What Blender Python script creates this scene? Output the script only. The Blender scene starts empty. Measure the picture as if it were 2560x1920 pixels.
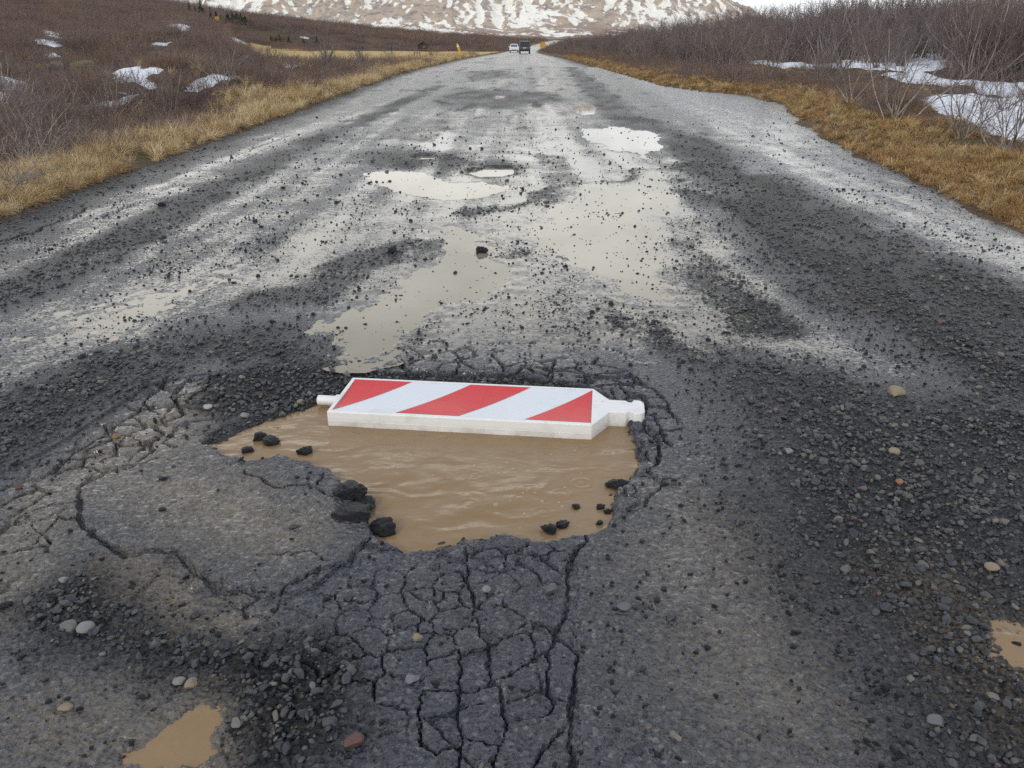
import bpy, bmesh, math, random
import numpy as np
from mathutils import Vector, Matrix

random.seed(7)
RNG = np.random.default_rng(11)
scene = bpy.context.scene
COL = scene.collection

# ------------------------------------------------------------------ camera
CAM_H = 1.45
FPX = 1924.0
TH = math.atan(852 / FPX)
cam_d = bpy.data.cameras.new('camera')
cam_d.sensor_width = 36.0
cam_d.lens = 36.0 * FPX / 2560.0
cam_d.clip_start = 0.05
cam_d.clip_end = 30000
cam = bpy.data.objects.new('camera', cam_d)
COL.objects.link(cam)
cam.location = (0, 0, CAM_H)
cam.rotation_euler = (math.pi / 2 - TH, 0, 0)
scene.camera = cam

# ------------------------------------------------------------------ world, sun, exposure
SUN_EL = math.radians(32)
SUN_AZ = math.radians(215)          # compass style: 0 = +Y, 90 = +X
w = bpy.data.worlds.new('World')
scene.world = w
w.use_nodes = True
nt = w.node_tree
nt.nodes.clear()
N = nt.nodes.new
wout = N('ShaderNodeOutputWorld')
bg = N('ShaderNodeBackground')
bg.inputs['Strength'].default_value = 0.1
sky = N('ShaderNodeTexSky')
sky.sky_type = 'NISHITA'
sky.sun_disc = False
sky.sun_elevation = SUN_EL
sky.sun_rotation = SUN_AZ
sky.air_density = 1.0
sky.dust_density = 1.5
tc = N('ShaderNodeTexCoord')
sepw = N('ShaderNodeSeparateXYZ')
nt.links.new(tc.outputs['Generated'], sepw.inputs[0])
addz = N('ShaderNodeMath'); addz.operation = 'ADD'; addz.inputs[1].default_value = 0.18
mz = N('ShaderNodeMath'); mz.operation = 'MAXIMUM'; mz.inputs[1].default_value = 0.0
nt.links.new(sepw.outputs['Z'], mz.inputs[0])
nt.links.new(mz.outputs[0], addz.inputs[0])
dvx = N('ShaderNodeMath'); dvx.operation = 'DIVIDE'
dvy = N('ShaderNodeMath'); dvy.operation = 'DIVIDE'
nt.links.new(sepw.outputs['X'], dvx.inputs[0]); nt.links.new(addz.outputs[0], dvx.inputs[1])
nt.links.new(sepw.outputs['Y'], dvy.inputs[0]); nt.links.new(addz.outputs[0], dvy.inputs[1])
cmb = N('ShaderNodeCombineXYZ')
nt.links.new(dvx.outputs[0], cmb.inputs[0]); nt.links.new(dvy.outputs[0], cmb.inputs[1])
cn = N('ShaderNodeTexNoise')
cn.inputs['Scale'].default_value = 1.3
cn.inputs['Detail'].default_value = 6
cn.inputs['Roughness'].default_value = 0.55
nt.links.new(cmb.outputs[0], cn.inputs['Vector'])
# overcast cloud layer: luminance falls from the bright horizon to the thick cloud overhead
cr = N('ShaderNodeValToRGB')
nt.links.new(mz.outputs[0], cr.inputs[0])
el = cr.color_ramp.elements
el[0].position = 0.0; el[0].color = (12.8, 13.6, 14.2, 1)
el[1].position = 1.0; el[1].color = (5.4, 6.0, 7.2, 1)
for p, c in (0.10, (13.6, 13.8, 13.7, 1)), (0.20, (17.0, 16.6, 15.3, 1)), (0.34, (15.6, 15.4, 14.6, 1)), (0.46, (8.8, 9.4, 10.4, 1)), (0.62, (7.2, 8.1, 9.5, 1)):
    e = el.new(p); e.color = c
cs = N('ShaderNodeMapRange')
cs.inputs['From Min'].default_value = 0.32; cs.inputs['From Max'].default_value = 0.7
cs.inputs['To Min'].default_value = 0.78; cs.inputs['To Max'].default_value = 1.2
nt.links.new(cn.outputs['Fac'], cs.inputs['Value'])
cm = N('ShaderNodeMix'); cm.data_type = 'RGBA'; cm.blend_type = 'MULTIPLY'
cm.inputs[0].default_value = 1.0
nt.links.new(cr.outputs[0], cm.inputs[6]); nt.links.new(cs.outputs[0], cm.inputs[7])
wm = N('ShaderNodeMix'); wm.data_type = 'RGBA'
cov = N('ShaderNodeMapRange')
cov.inputs['From Min'].default_value = 0.3; cov.inputs['From Max'].default_value = 0.55
cov.inputs['To Min'].default_value = 0.68; cov.inputs['To Max'].default_value = 0.97
nt.links.new(cn.outputs['Fac'], cov.inputs['Value'])
nt.links.new(cov.outputs[0], wm.inputs[0])
nt.links.new(sky.outputs[0], wm.inputs[6]); nt.links.new(cm.outputs[2], wm.inputs[7])
nt.links.new(wm.outputs[2], bg.inputs['Color'])
nt.links.new(bg.outputs[0], wout.inputs[0])

sun_d = bpy.data.lights.new('sun', 'SUN')
sun_d.energy = 0.9
sun_d.angle = math.radians(14)
sun_d.color = (1.0, 0.93, 0.82)
sun = bpy.data.objects.new('sun', sun_d)
COL.objects.link(sun)
sdir = Vector((math.sin(SUN_AZ) * math.cos(SUN_EL), math.cos(SUN_AZ) * math.cos(SUN_EL), math.sin(SUN_EL)))
sun.rotation_euler = sdir.to_track_quat('Z', 'Y').to_euler()
sun.location = sdir * 50

scene.cycles.use_denoising = False
vs = scene.view_settings
vs.view_transform = 'Standard'
vs.look = 'None'
vs.exposure = 0.0
vs.gamma = 1.0
vs.use_curve_mapping = False

# ------------------------------------------------------------------ helpers
CT, ST = math.cos(TH), math.sin(TH)

def un(px, py, z=0.0):
    """ground point seen at a pixel of the 2560 wide photograph (survey helper)"""
    dx = (px - 1280) / FPX
    dv = (py - 960) / FPX
    d = (dx, CT - dv * ST, -ST - dv * CT)
    t = (z - CAM_H) / d[2]
    return np.array([d[0] * t, d[1] * t])

K = 2560 / 2212.0
def S(pts, z=0.0):
    return np.array([un(x * K, y * K, z) for x, y in pts])
def Z5(pts, z=0.0):
    return np.array([un(700 + x / 2.212, 860 + y / 2.212, z) for x, y in pts])
def Z6(pts, z=0.0):
    return np.array([un(x / 2.212, 900 + y / 2.212, z) for x, y in pts])
def Z8(pts, z=0.0):
    return np.array([un(850 + x / 2.458, 1320 + y / 2.458, z) for x, y in pts])
def ZR(pts, z=0.0):
    return np.array([un(1440 + x / 4.147, 920 + y / 4.147, z) for x, y in pts])

_perm = np.random.default_rng(5).permutation(1024).astype(np.int64)
_perm = np.concatenate([_perm, _perm])
_ang = np.random.default_rng(6).random(1024) * 2 * np.pi
_gx, _gy = np.cos(_ang), np.sin(_ang)

def noise(x, y, seed=0):
    x = np.asarray(x, float) + seed * 37.31
    y = np.asarray(y, float) + seed * 17.77
    xi = np.floor(x).astype(np.int64); yi = np.floor(y).astype(np.int64)
    fx = x - xi; fy = y - yi
    u = fx * fx * fx * (fx * (fx * 6 - 15) + 10)
    v = fy * fy * fy * (fy * (fy * 6 - 15) + 10)
    def g(ix, iy, dx, dy):
        h = _perm[_perm[ix & 1023] + (iy & 1023)]
        return _gx[h] * dx + _gy[h] * dy
    a = g(xi, yi, fx, fy); b = g(xi + 1, yi, fx - 1, fy)
    c = g(xi, yi + 1, fx, fy - 1); d = g(xi + 1, yi + 1, fx - 1, fy - 1)
    return ((a + u * (b - a)) + v * ((c + u * (d - c)) - (a + u * (b - a)))) * 1.5

def fbm(x, y, seed=0, oct=4, gain=0.5):
    s = 0; a = 1; t = 0
    for i in range(oct):
        s = s + a * noise(x * 2 ** i, y * 2 ** i, seed + i)
        t += a; a *= gain
    return s / t

def sst(a, b, x):
    t = np.clip((np.asarray(x, float) - a) / (b - a), 0, 1)
    return t * t * (3 - 2 * t)

def polysd(X, Y, poly, margin=0.6):
    """signed distance to a polygon, positive inside, clipped to -margin"""
    out = np.full(X.shape, -margin)
    lo = poly.min(0) - margin; hi = poly.max(0) + margin
    m = (X > lo[0]) & (X < hi[0]) & (Y > lo[1]) & (Y < hi[1])
    if not m.any():
        return out
    px = X[m]; py = Y[m]
    d2 = np.full(px.shape, 1e9); ins = np.zeros(px.shape, bool)
    n = len(poly)
    for i in range(n):
        ax, ay = poly[i]; bx, by = poly[(i + 1) % n]
        ex, ey = bx - ax, by - ay
        L = ex * ex + ey * ey + 1e-12
        t = np.clip(((px - ax) * ex + (py - ay) * ey) / L, 0, 1)
        d2 = np.minimum(d2, (px - ax - t * ex) ** 2 + (py - ay - t * ey) ** 2)
        c = ((ay > py) != (by > py))
        if abs(by - ay) > 1e-9:
            ins ^= c & (px < (bx - ax) * (py - ay) / (by - ay) + ax)
    d = np.sqrt(d2)
    out[m] = np.maximum(np.where(ins, d, -d), -margin)
    return out

def linedist(X, Y, line, margin=0.5):
    out = np.full(X.shape, margin)
    lo = line.min(0) - margin; hi = line.max(0) + margin
    m = (X > lo[0]) & (X < hi[0]) & (Y > lo[1]) & (Y < hi[1])
    if not m.any():
        return out
    px = X[m]; py = Y[m]
    d2 = np.full(px.shape, 1e9)
    for i in range(len(line) - 1):
        ax, ay = line[i]; bx, by = line[i + 1]
        ex, ey = bx - ax, by - ay
        L = ex * ex + ey * ey + 1e-12
        t = np.clip(((px - ax) * ex + (py - ay) * ey) / L, 0, 1)
        d2 = np.minimum(d2, (px - ax - t * ex) ** 2 + (py - ay - t * ey) ** 2)
    out[m] = np.minimum(np.sqrt(d2), margin)
    return out

def tag(o, label=None, cat=None, group=None, kind=None):
    if label: o['label'] = label
    if cat: o['category'] = cat
    if group: o['group'] = group
    if kind: o['kind'] = kind
    return o

def np_mesh(name, V, F, mats=(), smooth=True, attrs=None, midx=None):
    V = np.asarray(V, np.float32); F = np.asarray(F, np.int32)
    me = bpy.data.meshes.new(name)
    k = F.shape[1]
    me.vertices.add(len(V)); me.vertices.foreach_set('co', V.ravel())
    me.loops.add(F.size); me.loops.foreach_set('vertex_index', F.ravel())
    me.polygons.add(len(F))
    me.polygons.foreach_set('loop_start', np.arange(0, F.size, k, dtype=np.int32))
    me.polygons.foreach_set('loop_total', np.full(len(F), k, np.int32))
    me.polygons.foreach_set('use_smooth', np.full(len(F), smooth, bool))
    if midx is not None:
        me.polygons.foreach_set('material_index', np.asarray(midx, np.int32))
    for n, a in (attrs or {}).items():
        at = me.attributes.new(n, 'FLOAT', 'POINT')
        at.data.foreach_set('value', np.asarray(a, np.float32))
    me.update(calc_edges=True)
    for m in (mats if isinstance(mats, (list, tuple)) else [mats]):
        me.materials.append(m)
    return me

def link(name, me, parent=None):
    o = bpy.data.objects.new(name, me)
    COL.objects.link(o)
    if parent is not None:
        o.parent = parent
    return o

def empty(name, loc=(0, 0, 0), rz=0.0):
    o = bpy.data.objects.new(name, None)
    o.empty_display_size = 0.1
    COL.objects.link(o)
    o.location = loc
    o.rotation_euler = (0, 0, rz)
    return o

def bm_obj(name, bm, mat, parent=None, smooth=False, bevel=0, seg=2):
    me = bpy.data.meshes.new(name)
    bmesh.ops.recalc_face_normals(bm, faces=bm.faces[:])
    bm.to_mesh(me); bm.free()
    me.materials.append(mat)
    if smooth:
        me.polygons.foreach_set('use_smooth', np.ones(len(me.polygons), bool))
    o = link(name, me, parent)
    if bevel:
        md = o.modifiers.new('bevel', 'BEVEL')
        md.width = bevel; md.segments = seg; md.limit_method = 'ANGLE'; md.angle_limit = math.radians(40)
        md.harden_normals = False
    return o

def box(bm, x0, x1, y0, y1, z0, z1):
    vs_ = [bm.verts.new(p) for p in ((x0, y0, z0), (x1, y0, z0), (x1, y1, z0), (x0, y1, z0),
                                     (x0, y0, z1), (x1, y0, z1), (x1, y1, z1), (x0, y1, z1))]
    for f in ((3, 2, 1, 0), (4, 5, 6, 7), (0, 1, 5, 4), (1, 2, 6, 5), (2, 3, 7, 6), (3, 0, 4, 7)):
        bm.faces.new([vs_[i] for i in f])

def prism(bm, pts, axis, a, b):
    """extrude a 2-D outline along an axis: 0 -> (a, p0, p1), 1 -> (p0, a, p1), 2 -> (p0, p1, a)"""
    def mk(p, t):
        return (t, p[0], p[1]) if axis == 0 else ((p[0], t, p[1]) if axis == 1 else (p[0], p[1], t))
    A = [bm.verts.new(mk(p, a)) for p in pts]; B = [bm.verts.new(mk(p, b)) for p in pts]
    bm.faces.new(A[::-1]); bm.faces.new(B)
    n = len(pts)
    for i in range(n):
        j = (i + 1) % n
        bm.faces.new((A[i], A[j], B[j], B[i]))

def cyl(bm, p0, p1, r0, r1=None, n=16):
    r1 = r0 if r1 is None else r1
    p0 = Vector(p0); p1 = Vector(p1)
    q = (p1 - p0).to_track_quat('Z', 'Y')
    A = []; B = []
    for i in range(n):
        a = 2 * math.pi * i / n
        c = Vector((math.cos(a), math.sin(a), 0))
        A.append(bm.verts.new(p0 + q @ (c * r0))); B.append(bm.verts.new(p1 + q @ (c * r1)))
    bm.faces.new(A[::-1]); bm.faces.new(B)
    for i in range(n):
        j = (i + 1) % n
        bm.faces.new((A[i], A[j], B[j], B[i]))

# ------------------------------------------------------------------ materials
class MT:
    """thin wrapper to write node materials shortly"""
    def __init__(s, name):
        s.m = bpy.data.materials.new(name)
        s.m.use_nodes = True
        s.t = s.m.node_tree
        s.t.nodes.clear()
        s.out = s.t.nodes.new('ShaderNodeOutputMaterial')
        s.b = s.t.nodes.new('ShaderNodeBsdfPrincipled')
        s.t.links.new(s.b.outputs[0], s.out.inputs[0])
        s.co = s.t.nodes.new('ShaderNodeTexCoord')
    def n(s, k): return s.t.nodes.new(k)
    def put(s, sock, v):
        if isinstance(v, bpy.types.NodeSocket): s.t.links.new(v, sock)
        elif v is not None: sock.default_value = v
    def set(s, k, v): s.put(s.b.inputs[k], v)
    def pos(s, scale=(1, 1, 1)):
        m = s.n('ShaderNodeMapping'); m.inputs['Scale'].default_value = scale
        s.t.links.new(s.co.outputs['Object'], m.inputs[0]); return m.outputs[0]
    def noise(s, scale, detail=4, rough=0.55, vec=None, dist=0):
        k = s.n('ShaderNodeTexNoise')
        k.inputs['Scale'].default_value = scale; k.inputs['Detail'].default_value = detail
        k.inputs['Roughness'].default_value = rough; k.inputs['Distortion'].default_value = dist
        s.put(k.inputs['Vector'], vec if vec is not None else s.co.outputs['Object'])
        return k.outputs['Fac']
    def voro(s, scale, feature='F1', out='Distance', vec=None):
        k = s.n('ShaderNodeTexVoronoi'); k.feature = feature
        k.inputs['Scale'].default_value = scale
        s.put(k.inputs['Vector'], vec if vec is not None else s.co.outputs['Object'])
        return k.outputs[out]
    def rng(s, v, a, b, c=0.0, d=1.0):
        k = s.n('ShaderNodeMapRange')
        for i, x in zip(('From Min', 'From Max', 'To Min', 'To Max'), (a, b, c, d)): s.put(k.inputs[i], x)
        s.put(k.inputs['Value'], v); return k.outputs[0]
    def math(s, op, a, b=None, clamp=False):
        k = s.n('ShaderNodeMath'); k.operation = op; k.use_clamp = clamp
        s.put(k.inputs[0], a)
        if b is not None: s.put(k.inputs[1], b)
        return k.outputs[0]
    def mix(s, f, a, b, mode='MIX'):
        k = s.n('ShaderNodeMix'); k.data_type = 'RGBA'; k.blend_type = mode
        s.put(k.inputs[0], f); s.put(k.inputs[6], a); s.put(k.inputs[7], b); return k.outputs[2]
    def ramp(s, f, stops):
        k = s.n('ShaderNodeValToRGB'); e = k.color_ramp.elements
        e[0].position, e[0].color = stops[0]; e[1].position, e[1].color = stops[-1]
        for p, c in stops[1:-1]:
            x = e.new(p); x.color = c
        s.put(k.inputs[0], f); return k.outputs[0]
    def attr(s, name, typ='GEOMETRY'):
        k = s.n('ShaderNodeAttribute'); k.attribute_name = name; k.attribute_type = typ
        return k.outputs['Fac']
    def bump(s, h, strength=0.5, dist=0.01, prev=None):
        k = s.n('ShaderNodeBump'); s.put(k.inputs['Strength'], strength); k.inputs['Distance'].default_value = dist
        s.put(k.inputs['Height'], h)
        if prev is not None: s.put(k.inputs['Normal'], prev)
        return k.outputs[0]
    def rand(s):
        return s.n('ShaderNodeObjectInfo').outputs['Random']

def C(r, g, b): return (r, g, b, 1.0)

# road: chip seal asphalt, silt film, gravel fines, slush; zone masks come from the mesh
def mat_road():
    m = MT('wet_asphalt')
    wet, mud, grav, ice, crk = (m.attr(k) for k in ('wet', 'mud', 'grav', 'ice', 'crack'))
    n1 = m.noise(2.2, 5); n2 = m.noise(38, 4); n3 = m.noise(170, 3, 0.6)
    agg = m.voro(95, 'F1', 'Color')
    aggs = m.n('ShaderNodeSeparateColor'); m.put(aggs.inputs[0], agg)
    base = m.ramp(aggs.outputs[0], [(0, C(.030, .035, .050)), (.55, C(.048, .056, .078)), (.9, C(.078, .088, .112)), (1, C(.17, .168, .165))])
    base = m.mix(m.rng(n1, .35, .7), base, m.mix(.55, base, C(.038, .040, .048)))
    mudm = m.math('MULTIPLY', mud, m.rng(n2, .30, .62), True)
    mudm = m.math('MAXIMUM', mudm, m.math('MULTIPLY', m.rng(mud, .5, 1), .55))
    col = m.mix(mudm, base, m.mix(n3, C(.19, .158, .115), C(.26, .215, .155)))
    gcol = m.ramp(aggs.outputs[1], [(0, C(.010, .011, .014)), (.6, C(.019, .021, .026)), (.93, C(.05, .05, .05)), (1, C(.14, .125, .10))])
    col = m.mix(grav, col, gcol)
    icem = m.math('MULTIPLY', ice, m.rng(m.noise(9, 6, .65, m.pos((1.6, .55, 1))), .38, .60), True)
    col = m.mix(icem, col, C(.32, .335, .36))
    vv = m.voro(85, 'SMOOTH_F1')
    col = m.mix(m.math('MULTIPLY', m.rng(vv, .32, .6), m.math('ADD', .12, m.math('MULTIPLY', mud, .6)), True), col, C(.16, .125, .085))
    # water film that leaves grains standing clear
    n4 = m.noise(48, 4, .75)
    n5 = m.noise(15, 4, .65)
    f0 = m.math('ADD', wet, m.math('MULTIPLY', m.math('SUBTRACT', n3, .5), .5))
    f0 = m.math('ADD', f0, m.math('MULTIPLY', m.math('SUBTRACT', n4, .5), 1.9))
    f0 = m.math('ADD', f0, m.math('MULTIPLY', m.math('SUBTRACT', n5, .5), .9))
    f0 = m.math('ADD', f0, m.rng(n1, .3, .7, -.14, .14))
    f0 = m.math('SUBTRACT', f0, m.math('MULTIPLY', grav, .45))
    film = m.rng(f0, .52, .68)
    m.set('Roughness', m.math('ADD', m.math('ADD', m.rng(film, 0, 1, .24, .075), m.math('MULTIPLY', icem, .10)), m.math('MULTIPLY', m.math('MULTIPLY', grav, .22), m.math('SUBTRACT', 1.0, film))))
    silt = m.math('MULTIPLY', film, m.math('MULTIPLY', m.rng(wet, .5, .85, .12, .72), m.math('SUBTRACT', 1.0, icem)), True)
    col = m.mix(silt, col, m.mix(n1, C(.20, .185, .155), C(.27, .235, .18)))
    m.set('Base Color', col)
    m.set('Specular IOR Level', m.math('MULTIPLY', m.math('SUBTRACT', 1.0, m.math('MULTIPLY', grav, m.math('SUBTRACT', .72, m.math('MULTIPLY', film, .5)))), .5))
    fine = m.math('ADD', m.math('MULTIPLY', m.voro(85, 'SMOOTH_F1'), -1.3), m.math('MULTIPLY', n3, .6))
    st = m.rng(film, 0, 1, .85, .025)
    b1 = m.bump(fine, st, .018)
    b2 = m.bump(n2, m.math('MULTIPLY', m.math('ADD', .12, m.math('MULTIPLY', grav, .6)), m.rng(film, 0, 1, 1, .15)), .012, b1)
    m.set('Normal', b2)
    return m.m

def mat_water(name, c1, c2, bump=.25, sc=11, rough=.02, stretch=(1, 1.4, 1)):
    m = MT(name)
    m.set('Base Color', m.mix(m.noise(3.0, 4), c1, c2))
    m.set('Roughness', rough); m.set('IOR', 1.36); m.set('Specular IOR Level', .5)
    h = m.math('ADD', m.math('MULTIPLY', m.noise(sc, 1.0, .4, m.pos(stretch), .8), m.rng(m.noise(1.6, 2), .38, .62, .25, 1.35)), m.math('MULTIPLY', m.noise(sc * 3.1, 2, .5, m.pos(stretch)), .16))
    m.set('Normal', m.bump(h, bump, .024))
    return m.m

def mat_simple(name, c, rough=.5, var=.0, sc=20, metal=0, spec=.5, bump=0, bsc=60):
    m = MT(name)
    if var:
        m.set('Base Color', m.mix(m.noise(sc, 5), C(*[x * (1 - var) for x in c]), C(*[min(1, x * (1 + var)) for x in c])))
    else:
        m.set('Base Color', C(*c))
    m.set('Roughness', rough); m.set('Metallic', metal); m.set('Specular IOR Level', spec)
    if bump:
        m.set('Normal', m.bump(m.noise(bsc, 4), bump, .004))
    return m.m

def mat_stone():
    m = MT('wet_stone')
    r = m.rand()
    c = m.ramp(r, [(0, C(.018, .020, .026)), (.38, C(.034, .037, .046)), (.66, C(.050, .053, .061)), (.84, C(.082, .081, .076)),
                   (.93, C(.12, .112, .092)), (.97, C(.19, .178, .15)), (.985, C(.10, .056, .042)), (1, C(.15, .15, .15))])
    c = m.mix(m.rng(m.noise(55, 4), .3, .7, 0, .5), c, m.mix(.5, c, C(.02, .02, .022)))
    m.set('Base Color', c)
    m.set('Roughness', m.rng(m.noise(30, 2), .3, .7, .20, .42))
    m.set('Normal', m.bump(m.noise(160, 4), .35, .003))
    return m.m

def mat_lump(name, c):
    m = MT(name)
    m.set('Base Color', m.mix(m.voro(120), C(*[x * .6 for x in c]), C(*[x * 1.5 for x in c])))
    m.set('Roughness', m.rng(m.noise(40, 3), .35, .65, .3, .55))
    m.set('Normal', m.bump(m.math('ADD', m.voro(95), m.noise(60, 4)), .8, .008))
    return m.m

def mat_terrain():
    m = MT('heath')
    straw, moss = m.attr('straw'), m.attr('moss')
    n = m.noise(.9, 6, .6); n2 = m.noise(7, 5, .65); n3 = m.noise(45, 4, .6)
    c = m.ramp(n, [(.25, C(.10, .068, .054)), (.45, C(.14, .096, .075)), (.6, C(.18, .125, .09)), (.78, C(.12, .088, .078))])
    c = m.mix(m.rng(n2, .35, .7, 0, .75), c, C(.045, .032, .026))
    sc = m.mix(m.rng(n3, .3, .7), C(.13, .085, .045), C(.30, .20, .09))
    c = m.mix(m.math('MULTIPLY', straw, m.rng(n2, .25, .6), True), c, sc)
    c = m.mix(m.math('MULTIPLY', moss, m.rng(n2, .3, .55), True), c, C(.10, .095, .025))
    m.set('Base Color', c); m.set('Roughness', .9); m.set('Specular IOR Level', .2)
    m.set('Normal', m.bump(m.math('ADD', n3, m.math('MULTIPLY', n2, 2.0)), .8, .08))
    return m.m

def mat_field():
    m = MT('straw_field')
    c = m.mix(m.noise(.35, 5, .6, m.pos((.35, 1.6, 1))), C(.42, .29, .12), C(.62, .46, .21))
    c = m.mix(m.rng(m.noise(1.8, 5, .6, m.pos((.4, 1.5, 1))), .5, .75, 0, .6), c, C(.20, .13, .06))
    m.set('Base Color', c); m.set('Roughness', .9); m.set('Specular IOR Level', .15)
    m.set('Normal', m.bump(m.noise(5, 5), .6, .1))
    return m.m

def mat_snow():
    m = MT('old_snow')
    c = m.mix(m.rng(m.noise(2.5, 5), .4, .75, 0, .5), C(.80, .83, .88), C(.62, .62, .64))
    c = m.mix(m.rng(m.noise(14, 5, .65), .6, .75, 0, .5), c, C(.26, .22, .19))
    m.set('Base Color', c); m.set('Roughness', .75); m.set('Specular IOR Level', .25)
    m.set('Normal', m.bump(m.noise(9, 5), .5, .05))
    return m.m

def mat_mountain():
    m = MT('mountain_rock')
    snow = m.attr('snow')
    n = m.noise(.012, 6, .6); n2 = m.noise(.06, 6, .65)
    c = m.ramp(n, [(.3, C(.45, .36, .27)), (.5, C(.52, .425, .33)), (.7, C(.48, .41, .35))])
    c = m.mix(m.rng(n2, .45, .7, 0, .6), c, C(.27, .21, .185))
    s = m.math('ADD', snow, m.rng(m.noise(.07, 8, .75, m.pos((1, .6, 1))), .2, .8, -.38, .38))
    s = m.rng(s, .46, .55)
    c = m.mix(m.math('MULTIPLY', m.rng(m.noise(.03, 6, .7), .50, .62), .75), c, C(.21, .21, .235))  # blue-grey patches: gully shade painted into the rock colour
    low = m.attr('low')
    c = m.mix(low, c, m.mix(n2, C(.24, .17, .15), C(.40, .29, .23)))
    m.set('Base Color', m.mix(s, c, C(.92, .89, .80))); m.set('Roughness', .9); m.set('Specular IOR Level', .1)
    m.set('Normal', m.bump(n2, .5, 6))
    return m.m

def mat_plant(name, stops, rough=.75):
    m = MT(name)
    c = m.ramp(m.math('FRACT', m.math('ADD', m.rand(), m.math('MULTIPLY', m.noise(3.0, 3), .25))), stops)
    m.set('Base Color', c); m.set('Roughness', rough); m.set('Specular IOR Level', .25)
    return m.m

def mat_bark(name, c0, c1, sc=14):
    m = MT(name)
    m.set('Base Color', m.mix(m.rng(m.noise(sc, 5, .6, m.pos((1, 1, .4))), .38, .66), C(*c0), C(*c1)))
    m.set('Roughness', .75); m.set('Specular IOR Level', .3)
    m.set('Normal', m.bump(m.noise(70, 4), .4, .006))
    return m.m

M = {}
M['road'] = mat_road()
M['potwater'] = mat_water('muddy_water', C(.30, .198, .104), C(.255, .166, .086), .80, 5.6, .02, (1, 1.6, 1))
M['puddle'] = mat_water('puddle_film', C(.27, .235, .175), C(.23, .20, .15), .01, 9, .02)
M['stone'] = mat_stone()
M['lump'] = mat_lump('broken_asphalt', (.022, .0235, .027))
M['terrain'] = mat_terrain()
M['field'] = mat_field()
M['snow'] = mat_snow()
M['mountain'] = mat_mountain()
M['twig'] = mat_plant('brown_twig', [(0, C(.15, .115, .11)), (.35, C(.20, .15, .14)), (.7, C(.17, .145, .15)), (1, C(.25, .19, .165))])
M['scrub'] = mat_plant('heath_twig', [(0, C(.14, .098, .088)), (.3, C(.22, .155, .135)), (.6, C(.18, .14, .135)), (.85, C(.27, .19, .145)), (1, C(.30, .19, .10))])
M['bark'] = mat_bark('birch_bark', (.34, .30, .275), (.15, .125, .115))
M['palebark'] = mat_bark('pale_birch_bark', (.46, .40, .33), (.20, .165, .14))
M['greybark'] = mat_bark('grey_dead_wood', (.34, .31, .285), (.13, .11, .10))
M['straw'] = mat_plant('dry_grass', [(0, C(.42, .30, .14)), (.3, C(.68, .53, .30)), (.55, C(.54, .39, .19)), (.75, C(.30, .18, .09)), (1, C(.78, .64, .40))], .6)
M['turf'] = mat_plant('autumn_grass', [(0, C(.30, .165, .065)), (.3, C(.46, .29, .12)), (.5, C(.21, .105, .05)), (.65, C(.36, .28, .11)), (.85, C(.55, .40, .20)), (1, C(.22, .14, .09))], .7)
M['spruce'] = mat_plant('spruce_needle', [(0, C(.025, .042, .024)), (.5, C(.038, .058, .032)), (1, C(.05, .075, .035))])
M['white'] = None

# ------------------------------------------------------------------ ground shape
EL = np.array([(-5, -4.45), (6.8, -4.54), (9.8, -4.62), (14.4, -4.84), (21, -4.92), (28, -5.25), (40, -5.6), (60, -5.75), (82, -5.3), (100, -4.7),
               (120, -3.8), (145, -2.9), (180, -2.0), (250, 1.0), (330, 8), (500, 30)])
ER = np.array([(-5, 3.9), (4.0, 4.05), (6.4, 4.28), (9, 4.62), (12.1, 5.01), (15, 5.5), (18, 6.2), (21, 7.0), (25, 7.1), (27, 6.2), (30.5, 5.63), (42, 5.56),
               (79, 5.7), (100, 5.6), (120, 5.4), (145, 5.3), (180, 5.6), (250, 8.5), (330, 16), (500, 38)])
def xl(Y): return np.interp(Y, EL[:, 0], EL[:, 1])
def xr(Y): return np.interp(Y, ER[:, 0], ER[:, 1])
def road_z(Y): return np.interp(Y, [0, 70, 100, 145, 170, 250, 330, 420, 700], [0, 0, -.04, -.18, -.28, -.3, .8, 2.7, 4.5])

def terrain(X, Y):
    """height outside the road"""
    X = np.asarray(X, float); Y = np.asarray(Y, float)
    ul = xl(Y) - X; ur = X - xr(Y)
    hum = fbm(X * .55, Y * .55, 3, 4) * .20 + fbm(X * .12, Y * .12, 9, 3) * .5 * sst(6, 25, Y)
    hum = hum * (1 + .6 * sst(0, .6, fbm(X * .2, Y * .2, 21, 2)))
    # left side
    u = np.maximum(ul, 0)
    hl = .07 * sst(.1, .5, u) - .16 * sst(.5, 2.2, u) + hum * sst(.3, 2.5, u)
    rise = .085 * np.maximum(u - 3.5, 0) * sst(8, 26, Y)
    knoll = 1.0 * np.exp(-((X + 18) / 7) ** 2 - ((Y - 44) / 9) ** 2) + .9 * np.exp(-((X + 9.5) / 2.5) ** 2 - ((Y - 24) / 4) ** 2)
    fld = sst(34, 58, Y) * (1 - sst(190, 225, Y)) * sst(-.38, -.29, X / np.maximum(Y, 1))
    rise = rise + .0006 * np.maximum(u - 15, 0) ** 2 + knoll
    rise = rise * (1 - fld)
    ridge = sst(195, 262, Y) * np.maximum(0, .030 * (-X - 10) + 1.5 * sst(20, -20, X))
    decay = 1 - .9 * sst(300, 520, Y)
    hl = hl * (1 - .75 * fld) + (rise * (1 - .52 * sst(190, 260, Y)) + ridge) * decay
    # right side
    v = np.maximum(ur, 0)
    hr = .06 * sst(.0, .5, v) + (hum * .8 + .10) * sst(.2, 1.6, v) + .018 * np.maximum(v - 2, 0)
    hr = np.minimum(hr, 1.4 + .3 * hum)
    return np.where(ul > 0, hl, np.where(ur > 0, hr, 0.0)) + road_z(Y)

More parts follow.
